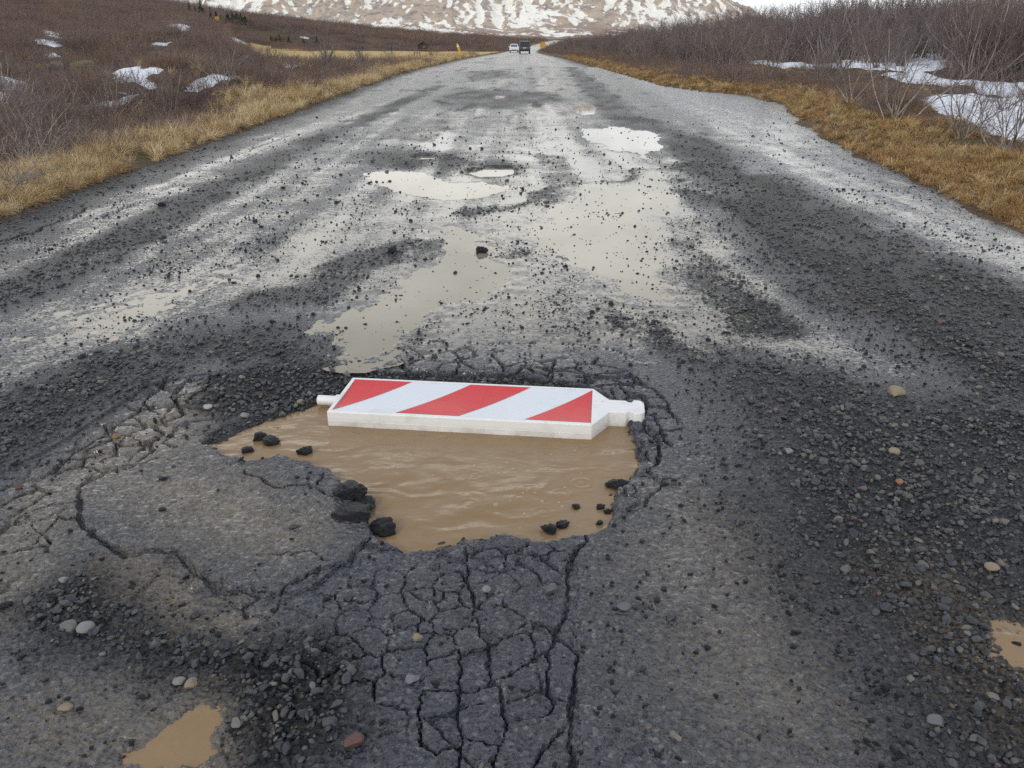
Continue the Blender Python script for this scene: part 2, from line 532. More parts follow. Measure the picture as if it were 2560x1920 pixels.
# ---- surveyed outlines on the road --------------------------------------------------
POT = S([(430, 950), (470, 915), (520, 885), (570, 845), (640, 815), (700, 797), (760, 795), (860, 797), (1000, 805), (1110, 802), (1190, 815),
         (1280, 830), (1345, 885), (1375, 930), (1392, 990), (1372, 1020), (1335, 1050), (1328, 1105), (1312, 1138), (1250, 1148), (1200, 1163),
         (1150, 1168), (1110, 1150), (1080, 1149), (1045, 1160), (1010, 1152), (985, 1166), (930, 1176), (870, 1184), (800, 1155), (785, 1110),
         (745, 1050), (715, 1015), (660, 990), (600, 980), (530, 990), (480, 975)])
BACKFLOOR = S([(380, 900), (480, 800), (700, 770), (1000, 775), (1320, 800), (1330, 880), (1250, 905), (1000, 880), (760, 850), (690, 868), (640, 885), (560, 897), (500, 925), (450, 950)])
PUD = {
    'A': (S([(775, 372), (850, 367), (920, 371), (980, 394), (1040, 392), (1108, 402), (1090, 416), (1040, 429), (960, 433), (880, 421), (800, 397)]), .012),
    'B': (S([(1008, 366), (1050, 358), (1112, 359), (1118, 370), (1095, 379), (1040, 382), (1012, 375)]), .05),
    'C': (S([(885, 336), (905, 331), (942, 331), (952, 338), (935, 343), (900, 344)]), .06),
    'D': (S([(1252, 277), (1320, 272), (1400, 279), (1432, 290), (1436, 322), (1400, 342), (1335, 330), (1270, 305)]), .016),
    'E': (S([(1232, 232), (1260, 225), (1292, 229), (1290, 246), (1262, 250), (1238, 243)]), .012),
    'F': (S([(945, 490), (1000, 484), (1045, 502), (1088, 545), (1092, 600), (1062, 642), (960, 662), (890, 730), (860, 775), (800, 787), (730, 772), (690, 722), (640, 703),
             (720, 678), (800, 650), (870, 612), (925, 560), (925, 520)]), .010),
    'G': (S([(1180, 440), (1260, 412), (1350, 395), (1420, 343), (1475, 380), (1500, 420), (1485, 480), (1510, 560), (1455, 650), (1425, 690), (1400, 765),
             (1330, 700), (1300, 640), (1240, 590), (1180, 556), (1130, 530), (1110, 490)]), .0055),
    'H': (S([(250, 1662), (295, 1595), (355, 1550), (400, 1520), (478, 1505), (500, 1540), (470, 1590), (492, 1630), (425, 1652), (380, 1668), (320, 1670)]), .021),
    'I': (S([(2110, 1310), (2180, 1335), (2280, 1370), (2280, 1500), (2190, 1440), (2130, 1380)]), .013),
    'J': (S([(1060, 209), (1075, 206), (1095, 208), (1092, 213), (1070, 214)]), .012),
    'L': (S([(40, 740), (160, 680), (300, 640), (450, 590), (520, 585), (480, 625), (330, 690), (190, 745), (60, 790), (-40, 800), (-60, 770)]), .0045),
}
LEVEL = {'A': -.006, 'B': -.028, 'C': -.042, 'D': -.007, 'E': -.006, 'F': -.005, 'G': -.0042, 'H': -.008, 'I': -.006, 'J': -.006, 'L': -.003}
POT_LEVEL = -.038

DARK_POLY = [
    (S([(0, 860), (250, 742), (420, 695), (640, 702), (740, 790), (620, 790), (450, 765), (240, 850), (80, 945), (-80, 1030), (-120, 950)]), .9, .25),
    (S([(785, 335), (850, 318), (980, 330), (1050, 348), (1135, 355), (1115, 376), (1000, 380), (850, 362), (790, 352)]), .9, .4),
    (S([(940, 212), (1000, 190), (1100, 195), (1200, 200), (1250, 216), (1100, 236), (960, 236)]), .8, .8),
    (S([(1005, 156), (1090, 150), (1115, 165), (1020, 176)]), .8, 1.2),
    (S([(900, 262), (1000, 250), (1040, 262), (960, 285), (900, 300), (850, 290)]), .55, .8),
    (S([(1380, 245), (1480, 282), (1600, 335), (1750, 405), (1900, 478), (2060, 545), (2300, 660), (2300, 900), (1950, 740), (1750, 640), (1600, 540), (1500, 440), (1430, 330)]), .95, .4),
    (S([(1570, 770), (1700, 790), (1900, 850), (2300, 890), (2400, 1760), (2120, 1760), (1960, 1500), (1820, 1330), (1680, 1200), (1620, 1120), (1650, 950)]), .95, .35),
    (S([(60, 1300), (200, 1225), (300, 1330), (480, 1390), (700, 1360), (760, 1420), (790, 1600), (560, 1680), (510, 1500), (330, 1455), (150, 1400)]), .95, .12),
    (S([(420, 880), (470, 810), (560, 785), (700, 765), (770, 795), (740, 850), (650, 880), (520, 905)]), 1.0, .15),
    (S([(-60, 950), (100, 870), (260, 795), (400, 765), (350, 805), (219, 885), (117, 945), (0, 1015), (-80, 1060)]), .9, .12),
]
DARK_LINE = [
    (S([(0, 650), (130, 590), (230, 540), (405, 440), (600, 340), (740, 280), (865, 225), (950, 185)]), .26, .8),
    (S([(560, 650), (680, 640), (740, 575), (850, 545), (920, 530)]), .16, .8),
    (S([(1020, 460), (1120, 440), (1230, 400), (1350, 385), (1390, 370)]), .12, .75),
    (S([(1150, 330), (1200, 345), (1215, 400), (1195, 445)]), .16, .6),
    (S([(690, 590), (780, 580), (910, 552)]), .10, .6),
    (S([(1180, 120), (1240, 150), (1290, 200), (1340, 250), (1420, 292)]), .45, .8),
    (S([(1040, 520), (1090, 548), (1130, 545)]), .09, .8),
    (S([(1440, 470), (1490, 560), (1570, 640), (1650, 700)]), .22, .7),
    (S([(1330, 690), (1420, 730), (1560, 790)]), .10, .5),
    (S([(1140, 130), (1150, 200), (1140, 280), (1100, 330)]), .22, .35),
    (S([(870, 300), (1000, 250), (1100, 180)]), .3, .4),
]
ICE_POLY = [(S([(1330, 152), (1420, 160), (1600, 205), (1720, 255), (1850, 345), (2110, 470), (2400, 560), (2400, 660), (1950, 495), (1750, 398), (1600, 310), (1480, 240), (1390, 190)]), 1.0, .5),
            (S([(1585, 345), (1640, 350), (1680, 375), (1620, 378)]), .9, .15)]
MUD_POLY = [
    (S([(220, 1030), (420, 1000), (600, 1040), (720, 1130), (640, 1200), (480, 1190), (330, 1160)]), .75, .18),
    (S([(0, 1150), (60, 1060), (220, 930), (420, 840), (480, 860), (380, 990), (180, 1060), (140, 1200), (0, 1350), (-100, 1400)]), .75, .2),
    (S([(180, 1210), (260, 1190), (420, 1260), (560, 1330), (520, 1380), (380, 1370), (230, 1300)]), .85, .12),
    (S([(1880, 1230), (2000, 1200), (2300, 1400), (2300, 1700), (2150, 1560), (1980, 1380)]), .8, .2),
    (S([(1400, 1080), (1500, 1040), (1640, 1120), (1750, 1300), (1900, 1560), (1800, 1659), (1560, 1659), (1440, 1500), (1330, 1260)]), .38, .25),
    (S([(0, 1500), (260, 1480), (480, 1500), (560, 1660), (0, 1700)]), .55, .15),
]
WET_POLY = [
    (S([(250, 1040), (420, 1000), (600, 1040), (700, 1120), (620, 1190), (480, 1180), (330, 1150)]), .62, .2),
    (S([(0, 1130), (60, 1050), (220, 930), (420, 840), (480, 860), (380, 990), (180, 1060), (120, 1180), (0, 1300), (-100, 1300)]), .62, .2),
    (S([(1330, 1060), (1450, 900), (1560, 1000), (1640, 1120), (1600, 1300), (1420, 1300)]), .58, .25),
    (S([(-60, 860), (0, 740), (250, 640), (500, 560), (750, 430), (870, 310), (980, 230), (1060, 150), (1120, 135), (1080, 230), (960, 330), (840, 420), (760, 520), (640, 630), (400, 690), (200, 760)]), .74, .4),
    (S([(-100, 500), (0, 470), (300, 380), (600, 280), (850, 190), (1050, 128), (1075, 135), (900, 215), (640, 330), (420, 430), (200, 540), (-100, 660)]), .60, .4),
    (S([(940, 380), (1100, 300), (1160, 180), (1200, 140), (1240, 200), (1230, 300), (1420, 330), (1510, 430), (1540, 560), (1700, 700), (1900, 760), (1700, 770), (1430, 760), (1100, 760), (880, 780), (760, 640), (880, 480)]), .80, .4),
    (S([(1330, 152), (1420, 160), (1600, 205), (1720, 255), (1850, 345), (2110, 470), (2400, 560), (2400, 700), (1950, 495), (1750, 398), (1600, 310), (1480, 240), (1390, 190)]), .67, .5),
]

# cracks: (line, half width m)
CR = []
def crk(f, pts, w): CR.append((f(pts), w))
crk(Z8, [(1470, -20), (1515, 70), (1440, 150), (1400, 230), (1405, 340), (1400, 480), (1355, 580), (1325, 650), (1380, 690), (1430, 740), (1460, 770), (1450, 880), (1430, 1000), (1420, 1100), (1415, 1200), (1420, 1330), (1430, 1520)], 0.0064)
crk(Z8, [(1325, 640), (1310, 690), (1280, 740), (1270, 850), (1278, 930), (1275, 1010), (1305, 1080), (1280, 1140), (1210, 1155), (1160, 1180), (1090, 1195), (1020, 1195)], 0.0032)
crk(Z8, [(775, 120), (780, 250), (820, 420), (835, 560), (860, 660), (915, 690), (920, 740), (900, 800), (920, 880), (960, 950), (990, 1030), (1005, 1120), (1020, 1190), (1010, 1290), (960, 1360), (945, 1500)], 0.0037)
crk(Z8, [(915, 690), (950, 680), (1060, 640), (1110, 600), (1160, 560), (1255, 590), (1320, 640)], 0.0032)
crk(Z8, [(940, 930), (920, 960), (870, 985), (800, 1000), (700, 1000), (560, 1000)], 0.0036)
crk(Z8, [(740, 740), (735, 850), (740, 960), (735, 1050), (720, 1130), (730, 1200), (755, 1270), (740, 1350), (730, 1500)], 0.0031)
crk(Z8, [(755, 1290), (830, 1310), (900, 1335), (970, 1340)], 0.0032)
crk(Z8, [(540, 810), (620, 790), (740, 740)], 0.0032)
crk(Z8, [(950, 920), (1030, 910), (1070, 870), (1150, 830), (1200, 790), (1270, 745)], 0.0032)
crk(Z8, [(530, 1000), (490, 1040), (475, 1150), (485, 1270), (500, 1350), (580, 1390), (680, 1370), (740, 1340)], 0.0030)
crk(Z8, [(760, 90), (790, 160), (880, 130), (960, 110), (1020, 160), (1110, 120), (1160, 90)], 0.0043)
crk(Z8, [(1020, 150), (1010, 250), (900, 270), (830, 240)], 0.0032)
crk(Z8, [(560, 120), (680, 130), (760, 120)], 0.0036)
crk(Z8, [(1405, 350), (1500, 365)], 0.0030)
crk(Z8, [(220, 300), (220, 430), (130, 450), (0, 440)], 0.0030)
crk(Z8, [(430, 380), (500, 430), (590, 470), (630, 430), (650, 370)], 0.0030)
crk(Z8, [(490, 540), (480, 640), (560, 640), (640, 610), (730, 620)], 0.0030)
crk(Z6, [(880, 540), (700, 600), (640, 590), (560, 610), (500, 640), (430, 710), (440, 780), (435, 860), (455, 920), (510, 960), (570, 1010), (640, 1040), (690, 1075), (800, 1055), (960, 1050), (1010, 1080), (1040, 1130), (1100, 1170), (1200, 1250), (1290, 1270), (1400, 1285), (1540, 1280), (1640, 1220), (1720, 1170), (1830, 1140), (1930, 1120), (1970, 1050), (2050, 970)], 0.0090)
crk(Z6, [(1350, 540), (1345, 620), (1440, 650), (1500, 690), (1540, 700), (1700, 690), (1880, 770)], 0.0036)
crk(Z6, [(1790, 610), (1760, 690)], 0.0030)
crk(Z6, [(1420, 1060), (1560, 1065), (1700, 1050), (1800, 1110)], 0.0030)
crk(Z6, [(930, 90), (870, 160), (820, 200), (790, 240), (740, 290), (640, 350), (560, 420), (450, 480), (370, 540), (250, 640)], 0.0100)
crk(Z6, [(1045, 100), (990, 150), (960, 200), (990, 250), (1010, 300), (880, 340), (780, 360), (640, 350)], 0.0090)
crk(Z6, [(990, 225), (880, 260), (800, 250)], 0.0043)
crk(Z6, [(820, 260), (880, 300), (925, 355)], 0.0043)
crk(Z6, [(1165, 90), (1150, 140), (1080, 190), (1040, 220)], 0.0070)
crk(Z6, [(860, 365), (900, 400), (830, 450), (840, 500), (760, 560), (650, 580), (560, 605)], 0.0090)
crk(Z6, [(715, 405), (660, 460), (690, 475), (830, 450)], 0.0043)
crk(Z6, [(640, 350), (600, 400), (640, 470), (630, 520), (560, 560)], 0.0043)
crk(Z6, [(320, 540), (440, 545), (560, 520)], 0.0036)
crk(Z6, [(430, 890), (330, 870), (250, 950), (180, 1020), (60, 1060), (-60, 1080)], 0.0043)
crk(Z6, [(430, 780), (300, 800), (150, 850), (0, 960)], 0.0036)
crk(ZR, [(0, 80), (180, 100), (340, 90), (440, 150), (470, 200), (540, 260), (620, 255), (690, 285), (730, 350), (725, 430), (690, 520), (690, 570), (760, 640), (830, 700), (870, 780), (865, 870), (855, 940), (820, 1000), (745, 1040), (810, 1110), (890, 1190), (860, 1270), (760, 1310), (720, 1380), (590, 1420)], 0.0090)
crk(ZR, [(620, 90), (700, 170), (820, 230), (900, 300), (960, 380), (965, 440), (1050, 520), (1080, 650)], 0.0043)
crk(ZR, [(780, 470), (830, 520), (850, 580), (900, 660)], 0.0036)
crk(ZR, [(360, 210), (370, 260), (400, 300)], 0.0036)
crk(ZR, [(540, 260), (525, 340)], 0.0036)
crk(ZR, [(490, 690), (600, 760), (680, 720), (690, 800), (580, 850), (700, 810), (810, 800)], 0.0070)
crk(ZR, [(590, 1180), (640, 1260), (560, 1300), (430, 1310)], 0.0040)
crk(ZR, [(870, 1180), (900, 1150), (1050, 1150), (1110, 1130)], 0.0040)
crk(S, [(740, 735), (900, 735), (1050, 742), (1200, 740), (1330, 755), (1400, 790)], 0.0028)
crk(S, [(700, 800), (760, 785), (860, 790), (950, 800), (1110, 805), (1130, 790), (1250, 805), (1320, 815)], 0.0100)
crk(S, [(860, 770), (880, 800)], 0.0043)
crk(S, [(1000, 770), (985, 805)], 0.0043)
crk(S, [(1200, 770), (1190, 820)], 0.0043)
# long hairline cracks in the left lane
crk(S, [(-60, 540), (60, 505), (150, 470), (190, 450)], 0.0160)
crk(S, [(220, 470), (290, 440)], 0.0120)
crk(S, [(515, 350), (540, 320), (585, 305), (640, 285)], 0.0180)

VZONE = [
    (S([(560, 1480), (620, 1330), (700, 1260), (800, 1180), (880, 1190), (1000, 1165), (1140, 1170), (1225, 1165), (1235, 1260), (1060, 1290), (1040, 1370), (960, 1420), (900, 1520), (880, 1800), (830, 1800), (800, 1520), (700, 1480)]), .098, .0029),
    (S([(900, 1520), (960, 1420), (1040, 1370), (1060, 1290), (1235, 1260), (1225, 1450), (1240, 1640), (1240, 1800), (880, 1800)]), .24, .0022),
    (S([(-100, 1080), (150, 950), (330, 830), (440, 810), (480, 840), (470, 930), (400, 960), (240, 1030), (160, 1060), (150, 1140), (0, 1300), (-120, 1330)]), .17, .0066),
    (S([(720, 740), (900, 740), (1300, 770), (1420, 830), (1480, 920), (1430, 1010), (1380, 1090), (1330, 1110), (1330, 1050), (1392, 990), (1345, 885), (1280, 830), (1110, 802), (860, 797), (720, 797)]), .17, .006),
    (S([(300, 1290), (380, 1200), (520, 1250), (620, 1290), (700, 1270), (640, 1350), (480, 1340), (420, 1290), (350, 1320)]), .085, .005),
]
_r = np.random.default_rng(3)
SEEDS = []
for poly, sp, wd in VZONE:
    lo = poly.min(0) - .1; hi = poly.max(0) + .1
    pts = []
    for yy in np.arange(lo[1], hi[1], sp * .92):
        for xx in np.arange(lo[0], hi[0], sp * .92):
            pts.append((xx + _r.uniform(-.46, .46) * sp, yy + _r.uniform(-.46, .46) * sp))
    pts = np.array(pts)
    k = polysd(pts[:, 0], pts[:, 1], poly, .3) > -.12
    SEEDS.append(pts[k])

def cracks(X, Y):
    """0..1 how deep in a crack a point is"""
    wx = X + noise(X * 22, Y * 22, 40) * .009 + noise(X * 60, Y * 60, 41) * .004
    wy = Y + noise(X * 22, Y * 22, 42) * .009 + noise(X * 60, Y * 60, 43) * .004
    out = np.zeros(X.shape)
    wmod = 1 + .8 * noise(X * 9, Y * 9, 44)
    for line, wd in CR:
        q = linedist(wx, wy, line, wd * 3) / (wd * wmod)
        out = np.maximum(out, 1 - sst(.35, 1.15, q))
    for (poly, sp, wd), seeds in zip(VZONE, SEEDS):
        sd = polysd(X, Y, poly, .1)
        m = sd > 0
        if not m.any(): continue
        px = wx[m]; py = wy[m]
        f1 = np.full(px.shape, 9.0); f2 = np.full(px.shape, 9.0)
        for sx, sy in seeds:
            d = np.hypot(px - sx, py - sy)
            f2 = np.where(d < f1, f1, np.minimum(f2, d)); f1 = np.minimum(f1, d)
        st = .46 + .9 * sst(-.25, .35, noise(px * 6, py * 6, 45))
        c = (1 - sst(.3, 1.1, (f2 - f1) * .5 / (wd * wmod[m]))) * np.clip(st, 0, 1) * sst(0, .03, sd[m])
        out[m] = np.maximum(out[m], c)
    return out

def fields(X, Y, want_cracks=True):
    """height and surface masks of the road at ground points"""
    shp = X.shape
    wx = X + fbm(X * 2.2, Y * 1.4, 50, 4) * .16 * np.clip(Y / 4, .35, 2)
    wy = Y + fbm(X * 2.2, Y * 1.0, 54, 4) * .20 * np.clip(Y / 4, .35, 3)
    grav = np.zeros(shp)
    for poly, st, soft in DARK_POLY:
        grav = np.maximum(grav, st * sst(-soft, soft, polysd(wx, wy, poly, soft + .01)))
    for line, hw, st in DARK_LINE:
        grav = np.maximum(grav, st * (1 - sst(hw * .4, hw * 1.7, linedist(wx, wy, line, hw * 1.8))))
    pat = fbm(X * 1.7, Y * .55, 60, 5)
    grav = np.clip(grav * (1 + pat * .7) + (.34 + .4 * sst(10, 25, Y)) * sst(.10, .45, pat) * sst(2.2, 4, Y), 0, 1)
    wet = .45 + .12 * sst(3.2, 5.5, Y)
    for poly, st, soft in WET_POLY:
        wet = np.maximum(wet, wet + (st - wet) * sst(-soft, soft, polysd(wx, wy, poly, soft + .01)))
    streak = fbm(X * 2.6, Y * .16, 66, 4)
    wet = np.clip(wet + .40 * streak * sst(3, 6, Y) + .12 * pat - .18 * sst(12, 28, Y), 0, 1)
    mud = np.zeros(shp)
    for poly, st, soft in MUD_POLY:
        mud = np.maximum(mud, st * sst(-soft, soft, polysd(wx, wy, poly, soft + .01)))
    ice = np.zeros(shp)
    for poly, st, soft in ICE_POLY:
        ice = np.maximum(ice, st * sst(-soft, soft, polysd(wx, wy, poly, soft + .01)))
    # edge shoulders: gravel along both sides
    el_ = X - xl(Y)
    shoulder = 1 - sst(.15, .75, el_ + noise(X * 3, Y * 1.2, 70) * .2)
    grav = np.maximum(grav, .9 * shoulder)
    wet = wet * (1 - .8 * shoulder)
    grav = grav * (1 - .55 * ice)
    H = fbm(X * 1.1, Y * 1.1, 75, 3) * .004
    nf = np.clip(1 - (Y - 2.2) / 3.5, .25, 1)
    micro = fbm(X * 66, Y * 66, 80, 2) * .0044 + noise(X * 28, Y * 28, 83) * .0022
    H = H + micro * nf * (1 + 1.2 * grav)
    gb = fbm(X * 7, Y * 7, 88, 3)
    H = H + grav * (.003 + .006 * gb)
    # specks of coarse grit proud of the film in the wet middle
    pz = {}
    for k, (poly, dep) in PUD.items():
        sd = polysd(wx if k in 'DGFL' else X + noise(X * 6, Y * 6, 91) * .03, wy if k in 'DGFL' else Y + noise(X * 6, Y * 6, 92) * .03, poly, .4)
        pz[k] = sd
        steep = .05 if k in 'BC' else (.28 if k in 'GLD' else (.07 if k in 'HI' else .14))
        m = sst(-steep * .4, steep, sd)
        H = H - dep * m
        if k not in 'BC':
            H = H + (1 - sst(0, .30, np.abs(sd + .02))) * (fbm(X * 13, Y * 9, 93, 4) * .0105) * (sd > -.39)
        wet = np.maximum(wet, m * .95)
        if k in 'BC':
            grav = np.maximum(grav, .8 * sst(-.25, -.02, sd))
        else:
            grav = grav * (1 - .8 * m)
        if k in 'HI': mud = np.maximum(mud, .8 * sst(-.12, .05, sd))
    # the big pothole
    nx_ = X + noise(X * 14, Y * 14, 95) * .016 + noise(X * 38, Y * 38, 96) * .007
    ny_ = Y + noise(X * 14, Y * 14, 97) * .016 + noise(X * 38, Y * 38, 98) * .007
    sp = polysd(nx_, ny_, POT, .5)
    bf = sst(-.10, .10, polysd(wx, wy, BACKFLOOR, .3))
    wall = sst(-.006, .020, sp)
    floor_ = -.050 - .06 * sst(0.02, .28, sp) + .006 * fbm(X * 12, Y * 12, 99, 3)
    gfloor = -.024 - .030 * sst(.0, .16, sp) * (1 - bf) + .012 * fbm(X * 14, Y * 14, 101, 3)
    upl = sst(-.55, -.95, X) * sst(2.72, 2.95, Y)          # the upper left lip is a gravel slope, not a wall
    wall = wall * (1 - upl) + upl * sst(-.12, .22, sp)
    H = H * (1 - wall) + (floor_ * (1 - bf) + gfloor * bf) * wall
    grav = np.maximum(grav, wall * (.6 + .4 * bf))
    mud = mud * (1 - wall) + wall * .4 * (1 - bf)
    rim = sst(-.09, -.01, sp) * (1 - wall)
    H = H - rim * .006
    # dished slab left of the pothole
    slab = Z6([(1200, 510), (880, 540), (640, 600), (440, 720), (440, 900), (640, 1040), (960, 1050), (1100, 1170), (1300, 1270), (1600, 1240), (1950, 1100), (1990, 930), (1850, 700), (1500, 530)])
    ss = polysd(X, Y, slab, .3)
    H = H - .012 * sst(0, .28, ss) + .003 * sst(0, .015, ss)
    # low shelf below the slab where pieces have gone
    shelf = S([(150, 1190), (250, 1185), (330, 1215), (470, 1215), (580, 1310), (700, 1300), (640, 1380), (480, 1400), (300, 1330), (170, 1260)])
    H = H - .010 * sst(-.03, .08, polysd(wx, wy, shelf, .2))
    crack = np.zeros(shp)
    if want_cracks:
        near = (Y < 4.6)
        cc = np.zeros(shp)
        if near.any():
            cc[near] = cracks(X[near], Y[near])
        far = ~near & (X < -.5) & (Y < 14)
        if far.any():
            c2 = np.zeros(far.sum())
            for line, wd in CR[-3:]:
                c2 = np.maximum(c2, 1 - sst(.4, 1.2, linedist(X[far] + noise(X[far] * 5, Y[far] * 5, 46) * .05, Y[far], line, wd * 3) / wd))
            cc[far] = c2
        crack = cc * (1 - wall)
        H = H - crack * .021 * (1 + .5 * sst(2.2, 2.8, Y))
    return dict(H=H + road_z(Y), wet=wet, grav=grav, mud=mud, ice=ice, crack=crack, sp=sp, pz=pz, wall=wall, bf=bf)

# ------------------------------------------------------------------ near ground grid
NX, NY = 860, 900
pys = np.concatenate([np.linspace(2000, 1350, 380), np.linspace(1350, 900, 270)[1:], np.linspace(900, 168, 252)[1:]])
ys = np.array([un(1280, p)[1] for p in pys])
NY = len(ys)
tt = np.linspace(-1.22, 1.22, NX)
tt = np.sign(tt) * np.abs(tt) ** 1.04
YY = np.repeat(ys[:, None], NX, 1)
XX = tt[None, :] * (.62 * YY + .55)
Fd = fields(XX, YY)
T = terrain(XX, YY)
ew = fbm(XX * 1.3, YY * .8, 110, 4) * .28
ins = np.minimum(XX - xl(YY), xr(YY) - XX) + ew      # > 0 on the road
blend = sst(-.12, .10, ins)
HH = Fd['H'] * blend + T * (1 - blend)
idx = np.arange(NX * NY).reshape(NY, NX)
Q = np.stack([idx[:-1, :-1], idx[:-1, 1:], idx[1:, 1:], idx[1:, :-1]], -1).reshape(-1, 4)
VV = np.stack([XX, YY, HH], -1).reshape(-1, 3)
isroad = (ins[:-1, :-1] + ins[1:, 1:] > 0).ravel()

# piece ids: connected faces between cracks inside the broken zones
def facemax(a): return np.maximum(np.maximum(a[:-1, :-1], a[:-1, 1:]), np.maximum(a[1:, :-1], a[1:, 1:]))
cf = facemax(np.where(Fd['wall'] > .3, 1.0, Fd['crack']))
fx = (XX[:-1, :-1] + XX[1:, 1:]) / 2; fy = (YY[:-1, :-1] + YY[1:, 1:]) / 2
zone = np.zeros(fx.shape, bool)
zm = fy < 4.4
for poly, sp, wd in VZONE:
    z_ = np.full(fx.shape, -1.0); z_[zm] = polysd(fx[zm], fy[zm], poly, .2); zone |= z_ > -.02
slabp = Z6([(1200, 500), (880, 530), (640, 590), (430, 700), (430, 900), (640, 1050), (960, 1060), (1100, 1180), (1300, 1280), (1640, 1230), (1980, 1060), (2040, 960), (1880, 770), (1860, 690), (1500, 520)])
z_ = np.full(fx.shape, -1.0); z_[zm] = polysd(fx[zm], fy[zm], slabp, .2); zone |= z_ > -.01
ok = zone & (cf < .34)
rows = np.where(ok.any(1))[0]; r0, r1 = rows.min(), rows.max() + 1
okc = ok[r0:r1]
lab = np.where(okc, np.arange(1, okc.size + 1).reshape(okc.shape), 0)
BIG = 10 ** 9
for it in range(600):
    L = np.where(okc, lab, BIG)
    n_ = L.copy()
    n_[1:] = np.minimum(n_[1:], L[:-1]); n_[:-1] = np.minimum(n_[:-1], L[1:])
    n_[:, 1:] = np.minimum(n_[:, 1:], L[:, :-1]); n_[:, :-1] = np.minimum(n_[:, :-1], L[:, 1:])
    n_ = np.where(okc, n_, 0)
    # pointer jump: a label that names a face takes that face's label
    flat = n_.ravel()
    v = flat > 0
    flat[v] = np.minimum(flat[v], flat[flat[v] - 1])
    n_ = flat.reshape(okc.shape)
    if (n_ == lab).all(): break
    lab = n_
ids, cnt = np.unique(lab[lab > 0], return_counts=True)
area = np.zeros(fx.shape)
area[:] = (XX[:-1, 1:] - XX[:-1, :-1]) * (YY[1:, :-1] - YY[:-1, :-1])
areac = area[r0:r1]
labf = np.zeros(fx.shape, np.int64); labf[r0:r1] = lab
tot = np.bincount(labf.ravel(), area.ravel()) if labf.max() < 5e6 else None
good = [i for i in ids if tot[i] > .0016]
good.sort(key=lambda i: -tot[i])
good = good[:285]
# each piece sits a little higher, lower or tilted
rp = np.random.default_rng(21)
dz = np.zeros(XX.shape)
for i in good:
    if tot[i] > .35: continue
    m = labf == i
    rr, cc_ = np.where(m)
    if len(rr) == 0: continue
    a0, a1, b0, b1 = rr.min(), rr.max() + 2, cc_.min(), cc_.max() + 2
    vm = np.zeros((a1 - a0, b1 - b0), bool)
    sub = m[a0:a1 - 1, b0:b1 - 1]
    vm[:-1, :-1] |= sub; vm[1:, :-1] |= sub; vm[:-1, 1:] |= sub; vm[1:, 1:] |= sub
    X_ = XX[a0:a1, b0:b1]; Y_ = YY[a0:a1, b0:b1]
    cx = fx[m].mean(); cy = fy[m].mean()
    sc_ = .6 if tot[i] > .03 else 1.0
    t_ = rp.normal(0, .0022) * sc_ + (X_ - cx) * rp.normal(0, .016) * sc_ + (Y_ - cy) * rp.normal(0, .016) * sc_
    dome = -.010 * np.clip(((X_ - cx) ** 2 + (Y_ - cy) ** 2) / max(tot[i], .002), 0, .6)
    dz[a0:a1, b0:b1] = np.where(vm, np.clip(t_ + dome, -.009, .007), dz[a0:a1, b0:b1])
HH = HH + dz
VV[:, 2] = HH.ravel()
pieceid = np.where(np.isin(labf, good), labf, 0).ravel()
ATT = {k: Fd[k].ravel() for k in ('wet', 'mud', 'grav', 'ice', 'crack')}

def submesh(name, fmask, mats, attrs):
    f = Q[fmask]
    u, inv = np.unique(f, return_inverse=True)
    me = np_mesh(name, VV[u], inv.reshape(f.shape), mats, True, {k: a[u] for k, a in attrs.items()})
    return me

road = link('road', submesh('road', isroad & (pieceid == 0), M['road'], ATT))
tag(road, 'broken wet asphalt road running to the foot of the mountain', kind='structure')
order = np.argsort(pieceid, kind='stable'); pid_s = pieceid[order]
for i in good:
    a, b = np.searchsorted(pid_s, [i, i + 1])
    fm = order[a:b]
    fm = fm[isroad[fm]]
    if len(fm) < 6: continue
    p = link('asphalt_piece', submesh('asphalt_piece', fm, M['road'], ATT), road)

# verge = everything in the near grid outside the road
ul = xl(YY) - XX; ur = XX - xr(YY)
strawL = (1 - sst(.9, 2.6, ul + fbm(XX * .7, YY * .5, 120, 3) * 1.2)) * sst(-.1, .5, ul)
strawR = (.55 + .3 * fbm(XX * .8, YY * .8, 124, 3)) * (1 - sst(2.5, 5.5, ur + fbm(XX * .4, YY * .4, 125, 3))) * (ur > -.3)
mossA = sst(.15, .5, fbm(XX * .35, YY * .35, 130, 4)) * .8
verge = link('roadside_ground', submesh('roadside_ground', ~isroad, M['terrain'],
             {'straw': np.clip(strawL + strawR, 0, 1).ravel(), 'moss': mossA.ravel()}))
tag(verge, kind='structure')

# ------------------------------------------------------------------ water sheets
def water_sheet(name, mask, level, mat, wave=None, sub=1):
    m = facemax(mask.astype(float)) > 0
    f = Q[m.ravel()]
    u, inv = np.unique(f, return_inverse=True)
    P = VV[u].copy()
    P[:, 2] = level + road_z(P[:, 1])
    if wave is not None: P[:, 2] += wave(P[:, 0], P[:, 1])
    me = np_mesh(name, P, inv.reshape(f.shape), mat)
    return me

